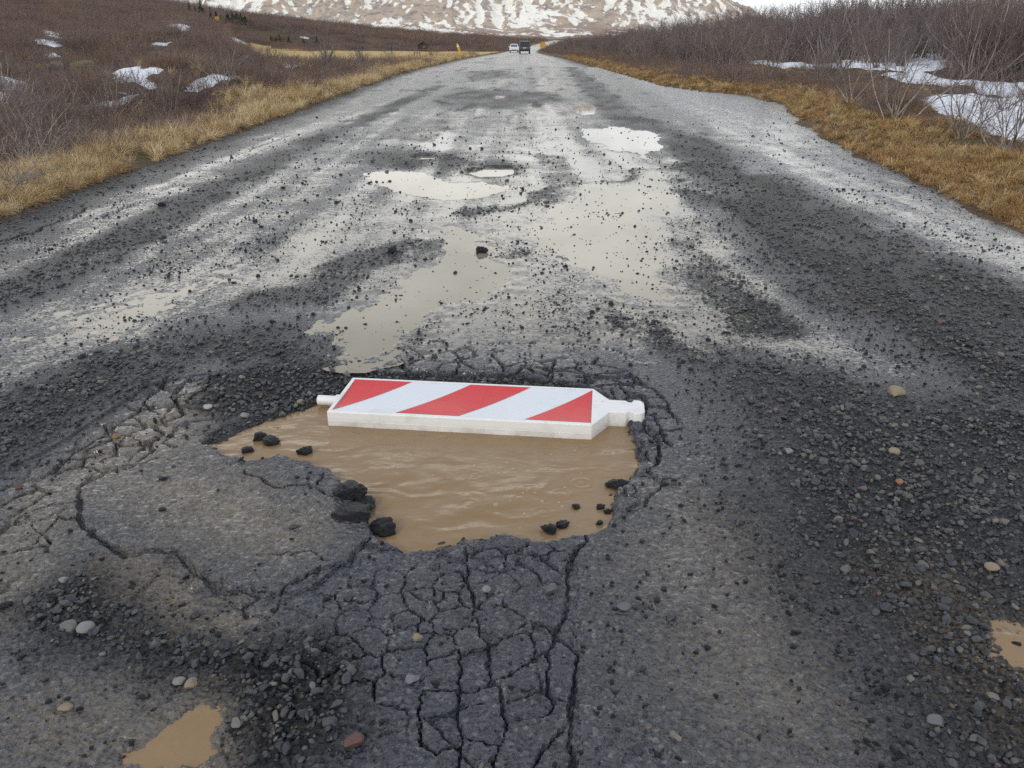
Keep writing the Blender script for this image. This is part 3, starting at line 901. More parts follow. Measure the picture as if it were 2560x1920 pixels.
DROPS = [un(1455, 1186), un(1404, 1213), un(1357, 1258), un(1170, 1237), un(1240, 1264), un(1184, 1166), un(1302, 1224)]
def pot_wave(x, y):
    z = .0012 * noise(x * 7, y * 4.5, 140) + .0006 * noise(x * 16, y * 11, 141)
    for k, (a, b) in enumerate(DROPS):
        d = np.hypot(x - a, y - b)
        z = z + .0016 * np.sin(d * 240) * np.exp(-((d - .028) / .02) ** 2) * (1.0 if k == 0 else .45)
    return z
pw = link('pothole_water', water_sheet('pothole_water', (Fd['sp'] > -.10) & (HH < POT_LEVEL + .02), POT_LEVEL, M['potwater'], pot_wave))
tag(pw, 'muddy brown water standing in the large pothole in front of the beacon', kind='structure')
PLAB = {'A': 'pale puddle spread behind a small pothole in mid road', 'B': 'small pothole full of water with a dark far rim', 'C': 'narrow water glint in the far dark pothole',
        'D': 'broad bright puddle right of the road centre', 'E': 'small sky bright puddle far up the road', 'F': 'long diagonal puddle strewn with dark grit beyond the beacon',
        'G': 'large shallow puddle full of grit right of centre', 'H': 'small orange brown puddle at the lower left', 'I': 'muddy puddle at the lower right edge', 'J': 'thin puddle glint far up the road',
        'L': 'thin sheet of water on the left lane'}
for k, sd in Fd['pz'].items():
    lv = LEVEL[k]
    mk = (sd > (-.04 if k in 'BC' else -.09)) & (HH - road_z(YY) < lv + .006)
    if mk.sum() < 8: continue
    tag(link('puddle', water_sheet('puddle', mk, lv, M['potwater'] if k in 'HI' else M['puddle'])), PLAB[k], kind='structure')

# ------------------------------------------------------------------ lookup on the near grid
def grid_at(A, X, Y):
    X = np.asarray(X, float); Y = np.asarray(Y, float)
    r = np.clip(np.interp(Y, ys, np.arange(NY)), 0, NY - 1.001)
    c = np.clip(np.interp(X / (.62 * Y + .55), tt, np.arange(NX)), 0, NX - 1.001)
    i = r.astype(int); j = c.astype(int); a = r - i; b = c - j
    return (A[i, j] * (1 - b) + A[i, j + 1] * b) * (1 - a) + (A[i + 1, j] * (1 - b) + A[i + 1, j + 1] * b) * a

def ground_z(X, Y):
    X = np.asarray(X, float); Y = np.asarray(Y, float)
    near = (Y < ys[-1] - .1) & (np.abs(X / (.62 * Y + .55)) < 1.2) & (Y > ys[0])
    return np.where(near, grid_at(HH, X, Y), terrain(X, Y))

def march(px, py):
    """first hit of a sight line with the ground (survey helper for the hillside)"""
    dx = (px - 1280) / FPX; dv = (py - 960) / FPX
    d = np.array([dx, CT - dv * ST, -ST - dv * CT])
    t = np.geomspace(3, 900, 1500)
    x = d[0] * t; y = d[1] * t; z = CAM_H + d[2] * t
    h = ground_z(x, y)
    k = np.where(z < h)[0]
    if len(k) == 0: return None
    k = k[0]
    return np.array([x[k], y[k]])

# ------------------------------------------------------------------ far ground
ny2 = 230; nx2 = 360
y2 = np.geomspace(ys[-1] - .6, 1500, ny2)
t2 = np.linspace(-1.35, 1.35, nx2)
Y2 = np.repeat(y2[:, None], nx2, 1); X2 = t2[None, :] * (.62 * Y2 + 2.0)
H2 = terrain(X2, Y2)
onroad = (X2 > xl(Y2)) & (X2 < xr(Y2)) & (Y2 < 460)
H2 = H2 - .03 * onroad - .05 * (Y2 < ys[-1] + .4)
i2 = np.arange(nx2 * ny2).reshape(ny2, nx2)
Q2 = np.stack([i2[:-1, :-1], i2[:-1, 1:], i2[1:, 1:], i2[1:, :-1]], -1).reshape(-1, 4)
V2 = np.stack([X2, Y2, H2], -1).reshape(-1, 3)
fm = (sst(64, 72, Y2) * (1 - sst(185, 200, Y2 + 8 * noise(X2 * .03, Y2 * .03, 150))) * sst(-.335, -.30, X2 / Y2 + .015 * noise(X2 * .05, Y2 * .02, 151)) * (X2 < xl(Y2) - 1.5 + noise(X2 * .2, Y2 * .2, 152)))
isf = facemax(fm).ravel() > .5
def sub2(name, m, mat, attrs=None):
    f = Q2[m]; u, inv = np.unique(f, return_inverse=True)
    return np_mesh(name, V2[u], inv.reshape(f.shape), mat, True, {k: a.ravel()[u] for k, a in (attrs or {}).items()})
u2 = xl(Y2) - X2; v2 = X2 - xr(Y2)
str2 = np.clip((1 - sst(1.5, 4, u2)) * (u2 > -.5) + .5 * (1 - sst(3, 8, v2)) * (v2 > -.5), 0, 1)
hill = link('hillside', sub2('hillside', ~isf, M['terrain'], {'straw': str2, 'moss': sst(.1, .45, fbm(X2 * .06, Y2 * .06, 131, 4)) * .8}))
tag(hill, kind='structure')
fld = link('field', sub2('field', isf, M['field']))
tag(fld, 'flat field of yellow straw coloured grass left of the road', kind='structure')
# far stretch of the road
yr = np.concatenate([np.arange(ys[-1] - 1.2, 120, 1.0), np.arange(120, 460, 4.0)])
a = np.linspace(0, 1, 25)
XR_ = xl(yr)[:, None] * (1 - a) + xr(yr)[:, None] * a
YR_ = np.repeat(yr[:, None], 25, 1)
ZR_ = road_z(YR_) + .012 - .05 * np.abs(a - .5)[None, :] ** 4 * 16 - .02 * (YR_ < ys[-1])
gr_ = np.clip(.9 * (1 - sst(0, .16, np.minimum(a, 1 - a)))[None, :] + sst(.1, .5, fbm(XR_ * .5, YR_ * .12, 160, 4)) * .7, 0, 1)
wt_ = np.clip(.52 + .4 * fbm(XR_ * .9, YR_ * .05, 163, 3) - .5 * gr_, 0, 1)
ir = np.arange(XR_.size).reshape(XR_.shape)
QR = np.stack([ir[:-1, :-1], ir[:-1, 1:], ir[1:, 1:], ir[1:, :-1]], -1).reshape(-1, 4)
zz = np.zeros(XR_.size)
rd2 = link('road', np_mesh('road_far', np.stack([XR_, YR_, ZR_], -1).reshape(-1, 3), QR, M['road'], True,
                           {'wet': wt_.ravel(), 'grav': gr_.ravel(), 'mud': zz, 'ice': zz, 'crack': zz}))
tag(rd2, 'far stretch of the wet road under the two vehicles', kind='structure')
# ground sheet out to the horizon
bm = bmesh.new()
vsq = [bm.verts.new(p) for p in ((-15000, -15000, -3), (15000, -15000, -3), (15000, 25000, -3), (-15000, 25000, -3))]
bm.faces.new(vsq)
tag(bm_obj('ground', bm, M['terrain']), kind='structure')

# ------------------------------------------------------------------ mountain
xm = np.concatenate([np.linspace(-2600, -900, 160), np.linspace(-895, 760, 560), np.linspace(775, 2600, 90)])
ym = np.concatenate([np.linspace(1350, 2420, 230), np.linspace(2435, 3600, 60)])
YM, XM = np.meshgrid(ym, xm, indexing='ij')
wxm = XM + 60 * fbm(XM * .004, YM * .004, 170, 3)
front = np.interp(YM, [1350, 1700, 1850, 2100, 2400, 2700, 3600], [3, 14, 32, 120, 172, 186, 200])
flank = sst(640, 120, XM - .10 * (YM - 2000)) ** 1.0
flank = np.clip((735 - XM) / 260, 0, 1) ** 1.15
base = front * flank + np.interp(YM, [1350, 2000, 3600], [3, 14, 60]) * (1 - flank)
rg = 1 - np.abs(fbm(wxm * .0075, YM * .0022, 173, 5))
rg2 = 1 - np.abs(fbm(wxm * .020, YM * .006, 178, 4))
amp = np.clip(base / 160, 0, 1)
HMt = base + amp * ((rg - .8) * 80 + (rg2 - .8) * 34 + fbm(XM * .03, YM * .03, 181, 4) * 9)
HMt = np.maximum(HMt, 1 + fbm(XM * .01, YM * .01, 185, 3) * 4 + (YM - 1350) * .012)
gx_ = np.gradient(HMt, axis=1) / np.gradient(xm)[None, :]
lapl = HMt - (np.roll(HMt, 4, 1) + np.roll(HMt, -4, 1)) / 2
snow = .43 - np.clip(lapl / 16, -.20, .20) + .52 * fbm(XM * .006, YM * .006, 188, 5) + .42 * fbm((XM + .9 * YM) * .026, (YM - .5 * XM) * .011, 190, 5, .62) + .03 - .10 * np.clip(gx_, -1, 1)
low = 1 - sst(16, 44, HMt + 14 * fbm(XM * .01, YM * .01, 192, 3))
snow = snow - .05 * low - .5 * (1 - sst(8, 16, HMt)) - .3 * (1 - flank) * (HMt < 50)
im = np.arange(XM.size).reshape(XM.shape)
QM = np.stack([im[:-1, :-1], im[:-1, 1:], im[1:, 1:], im[1:, :-1]], -1).reshape(-1, 4)
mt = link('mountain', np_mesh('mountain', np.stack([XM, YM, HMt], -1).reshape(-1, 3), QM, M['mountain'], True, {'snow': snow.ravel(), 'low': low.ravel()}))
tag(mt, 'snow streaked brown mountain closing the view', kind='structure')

# ------------------------------------------------------------------ instancing of uncountable stuff
def scatter(name, P, rot, scl, pick, protos, label=None):
    me = bpy.data.meshes.new(name)
    P = np.asarray(P, np.float32)
    me.vertices.add(len(P)); me.vertices.foreach_set('co', P.ravel())
    at = me.attributes.new('rot', 'FLOAT_VECTOR', 'POINT'); at.data.foreach_set('vector', np.asarray(rot, np.float32).ravel())
    at = me.attributes.new('scl', 'FLOAT_VECTOR', 'POINT'); at.data.foreach_set('vector', np.asarray(scl, np.float32).ravel())
    at = me.attributes.new('pick', 'INT', 'POINT'); at.data.foreach_set('value', np.asarray(pick, np.int32))
    o = link(name, me)
    tag(o, label, kind='stuff')
    ng = bpy.data.node_groups.new(name, 'GeometryNodeTree')
    ng.interface.new_socket('Geometry', in_out='INPUT', socket_type='NodeSocketGeometry')
    ng.interface.new_socket('Geometry', in_out='OUTPUT', socket_type='NodeSocketGeometry')
    n = ng.nodes.new
    gi = n('NodeGroupInput'); go = n('NodeGroupOutput')
    ip = n('GeometryNodeInstanceOnPoints')
    coll = bpy.data.collections.new(name + '_shapes')
    for i, me_ in enumerate(protos):
        coll.objects.link(bpy.data.objects.new('%s_shape_%02d' % (name, i), me_))
    ci = n('GeometryNodeCollectionInfo'); ci.inputs['Collection'].default_value = coll
    ci.inputs['Separate Children'].default_value = True; ci.inputs['Reset Children'].default_value = True
    def na(nm, t):
        k = n('GeometryNodeInputNamedAttribute'); k.data_type = t; k.inputs['Name'].default_value = nm
        return k.outputs['Attribute']
    e2r = n('FunctionNodeEulerToRotation')
    L_ = ng.links.new
    L_(gi.outputs[0], ip.inputs['Points']); L_(ci.outputs[0], ip.inputs['Instance'])
    ip.inputs['Pick Instance'].default_value = True
    L_(na('pick', 'INT'), ip.inputs['Instance Index'])
    L_(na('rot', 'FLOAT_VECTOR'), e2r.inputs[0]); L_(e2r.outputs[0], ip.inputs['Rotation'])
    L_(na('scl', 'FLOAT_VECTOR'), ip.inputs['Scale'])
    L_(ip.outputs[0], go.inputs[0])
    md = o.modifiers.new('scatter', 'NODES'); md.node_group = ng
    return o

# ------------------------------------------------------------------ stones
def stone_mesh(name, seed, sub, mat, cuts=9, rough=.05, flat=.68):
    bm = bmesh.new()
    bmesh.ops.create_icosphere(bm, subdivisions=sub, radius=1)
    r = np.random.default_rng(seed)
    co = np.array([v.co[:] for v in bm.verts])
    for k in range(cuts):
        n = r.normal(size=3); n /= np.linalg.norm(n)
        d = r.uniform(.55, .86)
        s = co @ n
        co = co - np.outer(np.maximum(s - d, 0), n)
    nn = co / (np.linalg.norm(co, axis=1, keepdims=True) + 1e-9)
    co = co + nn * (rough * (noise(co[:, 0] * 2.3 + seed, co[:, 1] * 2.3 + co[:, 2] * 1.7, seed % 17)))[:, None]
    if rough > .12:
        co = co + nn * (.10 * noise(co[:, 0] * 5 + seed, co[:, 1] * 5 + co[:, 2] * 4, 3) + .06 * noise(co[:, 0] * 11 + co[:, 2] * 7, co[:, 1] * 11 - co[:, 2] * 8, 4))[:, None]
    co *= np.array([1.0, r.uniform(.68, .95), r.uniform(flat - .12, flat + .1)])
    co /= np.abs(co).max() 
    for v, c in zip(bm.verts, co): v.co = c
    me = bpy.data.meshes.new(name); bm.to_mesh(me); bm.free()
    me.polygons.foreach_set('use_smooth', np.ones(len(me.polygons), bool))
    me.materials.append(mat)
    return me
PEB = [stone_mesh('pebble', 100 + i, 1, M['stone'], 7, .10, .62) for i in range(8)]
STN = [stone_mesh('stone', 200 + i, 3, M['stone'], 11, .06, .66) for i in range(10)]

# candidate spots on the road, with a density that follows the gravel mask
def stone_points():
    P = []
    g = Fd['grav']; sp = Fd['sp']
    cell = area
    fg = (g[:-1, :-1] + g[1:, 1:]) / 2; fw = (Fd['wet'][:-1, :-1] + Fd['wet'][1:, 1:]) / 2
    fi = (ins[:-1, :-1] + ins[1:, 1:]) / 2
    clump = sst(-.1, .5, fbm(fx * 2.3, fy * 1.6, 200, 4))
    clump2 = sst(.05, .5, fbm(fx * 9, fy * 6, 204, 3))
    dens = np.interp(fy, [1, 2.2, 3.2, 4.5, 7, 10, 16], [6600, 6000, 4600, 2100, 560, 150, 0]) * fg ** 1.3 * (.35 + .9 * clump2)
    spar = np.interp(fy, [1, 2, 3, 4, 6, 9, 14, 20], [760, 700, 760, 1250, 800, 250, 60, 0]) * np.where(fy < 3.4, .45 + .75 * clump, .15 + clump) * (.4 + .6 * clump2)
    dens = dens + spar
    deep = (sp[:-1, :-1] > .05) & (Fd['bf'][:-1, :-1] < .5)
    dens[deep] *= .002
    sl = polysd(fx, fy, slabp, .1) > 0
    dens[sl] *= .16
    dens[fi < -.2] = 0
    lam = dens * cell
    n = RNG.poisson(lam)
    ii = np.repeat(np.arange(n.size), n.ravel())
    r_, c_ = np.unravel_index(ii, n.shape)
    u_ = RNG.random(len(ii)); v_ = RNG.random(len(ii))
    Y = YY[r_, c_] * (1 - v_) + YY[r_ + 1, c_] * v_
    tx = tt[c_] * (1 - u_) + tt[c_ + 1] * u_
    X = tx * (.62 * Y + .55)
    gg = g[r_, c_]
    base = np.interp(Y, [1, 2.5, 4, 7, 12], [.0078, .0084, .0080, .0092, .0125])
    d = base * np.where(gg > .5, 1, np.interp(Y, [1, 3, 5, 9], [.74, .72, .70, .75])) * np.exp(RNG.normal(0, .38, len(X)))
    big = RNG.random(len(X)) < .035
    d[big] *= RNG.uniform(1.5, 2.6, big.sum())
    d = np.clip(d, .002, np.interp(Y, [1, 3, 6, 12], [.017, .020, .024, .032]))
    return X, Y, d, gg
sx, sy, sdm, sg = stone_points()
print('STONES', len(sx), 'PIECES', len(good))
# extra lower-left heap cobbles and right gravel cobbles
sz = grid_at(HH, sx, sy) + sdm * .22
dist = np.hypot(np.hypot(sx, sy), CAM_H)
app = sdm / dist
inview = (np.abs(sx) < .645 * (.914 * sy + .58)) & (sy > 1.24)
rank = np.argsort(-app * inview)
NIND = 272
indiv = rank[:NIND]
rest = np.setdiff1d(np.arange(len(sx)), indiv)
rot = np.stack([RNG.normal(0, .35, len(sx)), RNG.normal(0, .35, len(sx)), RNG.uniform(0, 6.28, len(sx))], -1)
asp = np.stack([RNG.uniform(.9, 1.25, len(sx)), RNG.uniform(.8, 1.1, len(sx)), RNG.uniform(.75, 1.05, len(sx))], -1)
isg = sg[rest] > .42
grit_i = rest[~isg & (RNG.random(len(rest)) < .82)]
rest = np.setdiff1d(rest, grit_i)
GRT = [stone_mesh('grit', 150 + i, 1, M['lump'], 8, .10, .7) for i in range(6)]
scatter('grit', np.stack([sx, sy, sz], -1)[grit_i], rot[grit_i], (asp * sdm[:, None])[grit_i], RNG.integers(0, len(GRT), len(grit_i)), GRT,
        'black asphalt grit strewn over the wet road')
scatter('gravel', np.stack([sx, sy, sz], -1)[rest], rot[rest], (asp * sdm[:, None])[rest], RNG.integers(0, len(PEB), len(rest)), PEB,
        'loose dark wet gravel scattered over the broken road')
def region(x, y, d):
    sz_ = 'larger' if d > .0135 else ('small' if d < .0095 else 'middling')
    if x < -.25 and y < 2.05:
        w_ = 'at the left of' if x < -.75 else ('in the middle of' if x < -.5 else 'at the right end of')
        return 'gravel heap at the lower left', '%s wet pebble %s the lower left gravel heap' % (sz_, w_)
    if x > .45 and y < 3.6:
        w_ = 'near the bottom edge' if y < 1.6 else ('below the tan pebble' if y < 2.2 else ('level with the pothole' if y < 2.9 else 'near the large tan stone'))
        return 'gravel sheet on the right', '%s wet pebble in the right gravel sheet, %s%s' % (sz_, w_, ', far right' if x > .60 * (y * .914 + .58) * .8 else '')
    if y < 2.3: return 'stones on the cracked asphalt', '%s loose stone on the cracked asphalt in the foreground' % sz_
    if x < -.3 and y < 3.6: return 'gravel beside the white beacon', '%s wet stone in the gravel left of the white beacon' % sz_
    if y < 3.6: return 'stones round the pothole', '%s loose stone near the rim of the big pothole' % sz_
    return 'grit on the wet road', '%s dark lump of grit on the wet road beyond the beacon' % sz_
for k in indiv:
    o = link('stone', STN[int(k) % len(STN)])
    o.location = (sx[k], sy[k], sz[k]); o.rotation_euler = rot[k]
    o.scale = asp[k] * sdm[k]
    g_, l_ = region(sx[k], sy[k], sdm[k])
    tag(o, l_, 'stone', g_)

def mat_tint(name, c, rough=.4):
    m = MT(name)
    m.set('Base Color', m.mix(m.noise(45, 5), C(*[x * .65 for x in c]), C(*[x * 1.25 for x in c])))
    m.set('Roughness', rough); m.set('Normal', m.bump(m.noise(120, 5), .35, .004))
    return m.m
def special(name, label, cat, px, py, size, mat, seed, sub=3, rz=0, flat=.66, sink=.25, lift=None, cuts=11, rough=.06):
    x, y = un(px, py)
    me = stone_mesh(name, seed, sub, mat, cuts, rough, flat)
    o = link(name, me)
    z = float(grid_at(HH, x, y)) if lift is None else lift
    zz_ = max(v.co.z for v in me.vertices)
    o.location = (x, y, z + size * zz_ * (1 - 2 * sink)); o.scale = (size,) * 3
    o.rotation_euler = (0, 0, rz)
    return tag(o, label, cat)
tan = mat_tint('tan_stone', (.26, .22, .14)); red = mat_tint('red_stone', (.105, .052, .042)); pale = mat_tint('pale_stone', (.21, .21, .20))
buff = mat_tint('buff_stone', (.24, .19, .13)); ochre = mat_tint('orange_stone', (.24, .12, .06))
special('stone', 'large tan stone standing alone on the right gravel', 'stone', 2240, 985, .036, tan, 301, rz=.4)
special('stone', 'dark red angular stone at the bottom left of centre', 'stone', 885, 1860, .026, red, 302, rz=.6)
special('stone', 'smooth pale oval pebble, right one of the pair in the lower left gravel', 'stone', 215, 1576, .024, pale, 303, rz=.8, cuts=3)
special('stone', 'smooth grey oval pebble, left one of the pair in the lower left gravel', 'stone', 175, 1572, .025, mat_tint('grey_stone', (.12, .12, .12)), 304, rz=.3, cuts=3)
special('stone', 'pale round pebble near the bottom of the lower left gravel', 'stone', 450, 1707, .018, pale, 305, cuts=3)
special('stone', 'tan flat pebble beside the pale round pebble in the lower left gravel', 'stone', 480, 1713, .019, buff, 306, rz=1, cuts=4)
special('stone', 'brown stone on bare mud at the lower left, left of the orange puddle', 'stone', 165, 1772, .019, buff, 307)
special('stone', 'whitish stone at the edge of the cracked asphalt on the far left', 'stone', 160, 1455, .015, pale, 308)
special('stone', 'pale pebble in the right gravel, right of the white plastic scrap', 'stone', 1971, 1133, .017, pale, 309, cuts=3)
special('stone', 'buff oval pebble low in the right gravel', 'stone', 2478, 1424, .022, buff, 310, rz=-.4, cuts=4)
special('stone', 'tan pebble in the middle of the right gravel', 'stone', 2235, 1133, .021, tan, 311, rz=-.3, cuts=5)
special('stone', 'orange brown pebble in the right gravel', 'stone', 2248, 1210, .016, ochre, 312)
special('stone', 'reddish stone on the cracked asphalt at the left', 'stone', 291, 1093, .017, ochre, 313, rz=.3)
special('stone', 'red brown stone near the left edge of the cracked asphalt', 'stone', 46, 1218, .018, red, 314)
special('stone', 'dark round pebble on the muddy slab, nearest its right end', 'stone', 733, 1314, .014, mat_tint('dark_stone', (.05, .05, .055)), 315, cuts=3)
special('stone', 'dark round pebble at the left of the muddy slab, lower of two', 'stone', 405, 1270, .013, M['lump'], 316, cuts=4)
special('stone', 'dark round pebble at the left of the muddy slab, upper of two', 'stone', 407, 1196, .015, M['lump'], 317, cuts=4)
special('stone', 'tall grey stone shard on the cracked asphalt below the pothole', 'stone', 1378, 1475, .021, mat_tint('shard', (.10, .10, .105)), 318, rz=1.2, flat=.8)
special('stone', 'pale pebble on the cracked asphalt below the pothole', 'stone', 1216, 1473, .014, pale, 319, cuts=3)
special('stone', 'tan shard standing on the cracked asphalt left of the long cracks', 'stone', 1045, 1598, .014, buff, 320, flat=.9)
special('stone', 'flat grey shard in front of the cracked asphalt, left of centre', 'stone', 1030, 1702, .020, mat_tint('slate', (.15, .16, .17)), 321, flat=.5)
special('stone', 'grey angular stone on the smooth wet asphalt right of the long crack', 'stone', 1560, 1517, .022, mat_tint('grey_shard', (.11, .12, .13)), 322)
special('stone', 'pale stone at the water edge left of the beacon', 'stone', 612, 1034, .020, pale, 323)
special('stone', 'light pebble just left of the beacon pin', 'stone', 750, 995, .017, buff, 324, cuts=3)
special('stone', 'white flat stone in the gravel left of the pothole', 'stone', 518, 1019, .024, mat_tint('white_stone', (.36, .37, .36)), 325, rz=.5, flat=.4)
special('stone', 'grey pebble at the lower right gravel, nearest the muddy puddle', 'stone', 2340, 1805, .022, mat_tint('grey_peb', (.13, .135, .14)), 326, cuts=4)

# lumps of broken asphalt
def lump(label, px, py, size, seed, rz=0, flat=.5, lift=POT_LEVEL, sink=.22, cuts=10):
    special('asphalt_chunk', label, 'asphalt chunk', px, py, size, M['lump'], seed, 4, rz, flat, sink, lift, cuts, .16)
lump('upper black asphalt chunk wedged against the slab at the left pothole edge', 874, 1232, .064, 401, .4, .55, lift=-.015)
lump('broad black asphalt chunk leaning on the slab, middle of the three', 886, 1284, .076, 402, -.2, .5, lift=-.022)
lump('flat asphalt flake behind the three chunks at the left water edge', 912, 1248, .062, 410, .9, .3)
lump('round black asphalt chunk standing alone in the brown water', 961, 1302, .056, 403, .1, .62)
lump('left half of the double asphalt lump in the shallow water left of the beacon', 648, 1077, .034, 404, .7, .6)
lump('right half of the double asphalt lump in the shallow water left of the beacon', 674, 1086, .042, 405, -.5, .5)
lump('small black asphalt lump alone in the water left of the beacon', 760, 1111, .034, 406, .2, .65)
lump('low asphalt lump at the left end of the shallow water', 616, 1108, .026, 407, .2, .5)
lump('flat asphalt flake jutting from the right pothole edge', 1545, 1196, .052, 408, .05, .34)
lump('ragged asphalt crumb near the lower right water edge, left one', 1374, 1305, .034, 409, -.5, .45)
lump('ragged asphalt crumb near the lower right water edge, right one', 1408, 1291, .026, 411, .5, .4)
lump('black asphalt lump standing in the diagonal puddle', 1203, 630, .055, 412, .4, .7, lift=0)
lump('black asphalt lump left of the diagonal puddle', 983, 632, .05, 413, .9, .75, lift=0)
lump('tiny asphalt crumb in the water by the right pothole edge, upper', 1503, 1247, .017, 414, 0, .5)
lump('tiny asphalt crumb in the water by the right pothole edge, middle', 1521, 1258, .016, 415, .4, .5)
lump('tiny asphalt crumb in the water by the right pothole edge, lower', 1500, 1285, .015, 416, .8, .6)
lump('small asphalt crumb in the water just off the lower right rim', 1440, 1246, .017, 417, .8, .6)
lump('black lump on the left lane near the grit band', 404, 515, .045, 418, .2, .7, lift=0)

# ------------------------------------------------------------------ beacon
def mat_plastic(name, c, dirt=.5):
    m = MT(name)
    d = m.rng(m.noise(9, 6, .65), .55, .75, 0, dirt)
    d2 = m.rng(m.noise(120, 3, .6), .68, .76, 0, dirt)
    sz_ = m.n('ShaderNodeSeparateXYZ'); m.put(sz_.inputs[0], m.co.outputs['Object'])
    splash = m.math('MULTIPLY', m.rng(sz_.outputs[2], .012, .05, 1, 0), m.rng(m.noise(14, 5), .35, .7, .1, .75))
    d3 = m.rng(m.noise(48, 4, .7), .66, .72, 0, dirt)
    scr = m.rng(m.noise(1.0, 3, .6, m.pos((7, 150, 60))), .70, .74, 0, dirt)
    f = m.math('MAXIMUM', m.math('MAXIMUM', m.math('MULTIPLY', d, .5), m.math('MAXIMUM', d2, m.math('MAXIMUM', d3, scr))), splash)
    m.set('Base Color', m.mix(m.math('MULTIPLY', f, .7), C(*c), C(.27, .20, .12)))
    m.set('Roughness', m.rng(m.noise(5, 4), .3, .7, .30, .45)); m.set('Specular IOR Level', .45)
    m.set('Normal', m.bump(m.noise(40, 3), .06, .002))
    return m.m
M['plastic'] = mat_plastic('white_plastic', (.78, .78, .77), .75)
M['foilw'] = mat_plastic('white_foil', (.70, .73, .77), .4)
M['foilr'] = mat_plastic('red_foil', (.62, .014, .020), .3)
zt = .030
BLp = np.append(un(823, 1029, zt), zt); BRp = np.append(un(1482, 1067, zt), zt)
TLp = np.append(un(875, 942, zt), zt); TRp = np.append(un(1482, 967, zt), zt)
e1 = (BRp - BLp) + (TRp - TLp); e1 /= np.linalg.norm(e1)
Lb = (np.linalg.norm(BRp - BLp) + np.linalg.norm(TRp - TLp)) / 2
Wb = .365
ctr = (BLp + BRp + TLp + TRp) / 4
e2 = np.array([-e1[1], e1[0], 0])
org = ctr - e1 * Lb / 2 - e2 * Wb / 2
TKB = .076
bz = zt - TKB
beacon = empty('beacon', (org[0], org[1], bz), math.atan2(e1[1], e1[0]))
tag(beacon, 'red and white striped plastic warning beacon lying flat in the pothole', 'warning beacon')
bm = bmesh.new()
nk0, nk1 = .135, .255
m0u, m1u, m0v, m1v = .020, Lb - .006, .020, Wb - .022
out = [(0, 0), (Lb, 0), (Lb + .072, nk0), (Lb + .142, nk0), (Lb + .154, nk0 + .016), (Lb + .166, nk0 + .016), (Lb + .174, nk0 - .006), (Lb + .206, nk0 - .006),
       (Lb + .220, nk0 + .022), (Lb + .220, nk1 - .022), (Lb + .206, nk1 + .006), (Lb + .174, nk1 + .006), (Lb + .166, nk1 - .016), (Lb + .154, nk1 - .016), (Lb + .142, nk1), (Lb + .072, nk1), (Lb, Wb), (0, Wb)]
A_ = [bm.verts.new((p[0], p[1], 0)) for p in out]; B_ = [bm.verts.new((p[0], p[1], TKB)) for p in out]
bm.faces.new(A_[::-1])
for i in range(len(out)):
    j = (i + 1) % len(out)
    bm.faces.new((A_[i], A_[j], B_[j], B_[i]))
rc = [(m0u - .002, m0v - .002), (m1u + .002, m0v - .002), (m1u + .002, m1v + .002), (m0u - .002, m1v + .002)]
R_ = [bm.verts.new((p[0], p[1], TKB)) for p in rc]; G_ = [bm.verts.new((p[0], p[1], TKB - .012)) for p in rc]
for i in range(4):
    j = (i + 1) % 4
    bm.faces.new((R_[j], R_[i], G_[i], G_[j]))
bm.faces.new(G_)
ee = [bm.edges.get((B_[i], B_[(i + 1) % len(out)])) for i in range(len(out))] + [bm.edges.get((R_[i], R_[(i + 1) % 4])) for i in range(4)]
bmesh.ops.triangle_fill(bm, use_beauty=True, use_dissolve=False, edges=ee)
body = bm_obj('body', bm, M['plastic'], beacon, bevel=.0015, seg=2)
body.data.polygons.foreach_set('use_smooth', np.ones(len(body.data.polygons), bool))
md = body.modifiers['bevel']; md.angle_limit = math.radians(25); md.harden_normals = True
bw = body.data.attributes.new('bevel_weight_edge', 'FLOAT', 'EDGE')
for e_ in body.data.edges:
    a_, b_ = (body.data.vertices[i].co for i in e_.vertices)
    rec = all(m0u - .004 < c_.x < m1u + .004 and m0v - .004 < c_.y < m1v + .004 for c_ in (a_, b_))
    flat_ = abs(a_.z - TKB) < 1e-5 and abs(b_.z - TKB) < 1e-5
    onout = any((abs(a_.x - out[i][0]) + abs(a_.y - out[i][1]) < 1e-5 and abs(b_.x - out[(i + 1) % len(out)][0]) + abs(b_.y - out[(i + 1) % len(out)][1]) < 1e-5) or
                (abs(b_.x - out[i][0]) + abs(b_.y - out[i][1]) < 1e-5 and abs(a_.x - out[(i + 1) % len(out)][0]) + abs(a_.y - out[(i + 1) % len(out)][1]) < 1e-5) for i in range(len(out)))
    vert_ = abs(a_.z - b_.z) > .05
    bw.data[e_.index].value = .15 if rec else (1.0 if (onout or vert_) else 0.0)
md.limit_method = 'WEIGHT'; md.width = .010; md.segments = 4
# neck step: raised welt along the side joint
bm = bmesh.new()
prism(bm, [(.012, -.0016), (Lb - .004, -.0016), (Lb + .070, nk0 - .004), (Lb + .070, nk0 + .01), (Lb, .01), (.012, .01)], 2, TKB * .40, TKB * .43)
bm_obj('seam', bm, M['plastic'], beacon)
bm = bmesh.new()
cyl(bm, (-.105, Wb * .50, TKB * .5), (.0, Wb * .50, TKB * .5), .0225, n=24)
bm_obj('mounting_pin', bm, M['plastic'], beacon, bevel=.004)
bm = bmesh.new()
cyl(bm, (-.022, Wb * .50, TKB * .5), (.004, Wb * .50, TKB * .5), .029, n=24)
bm_obj('collar', bm, M['plastic'], beacon, bevel=.004)
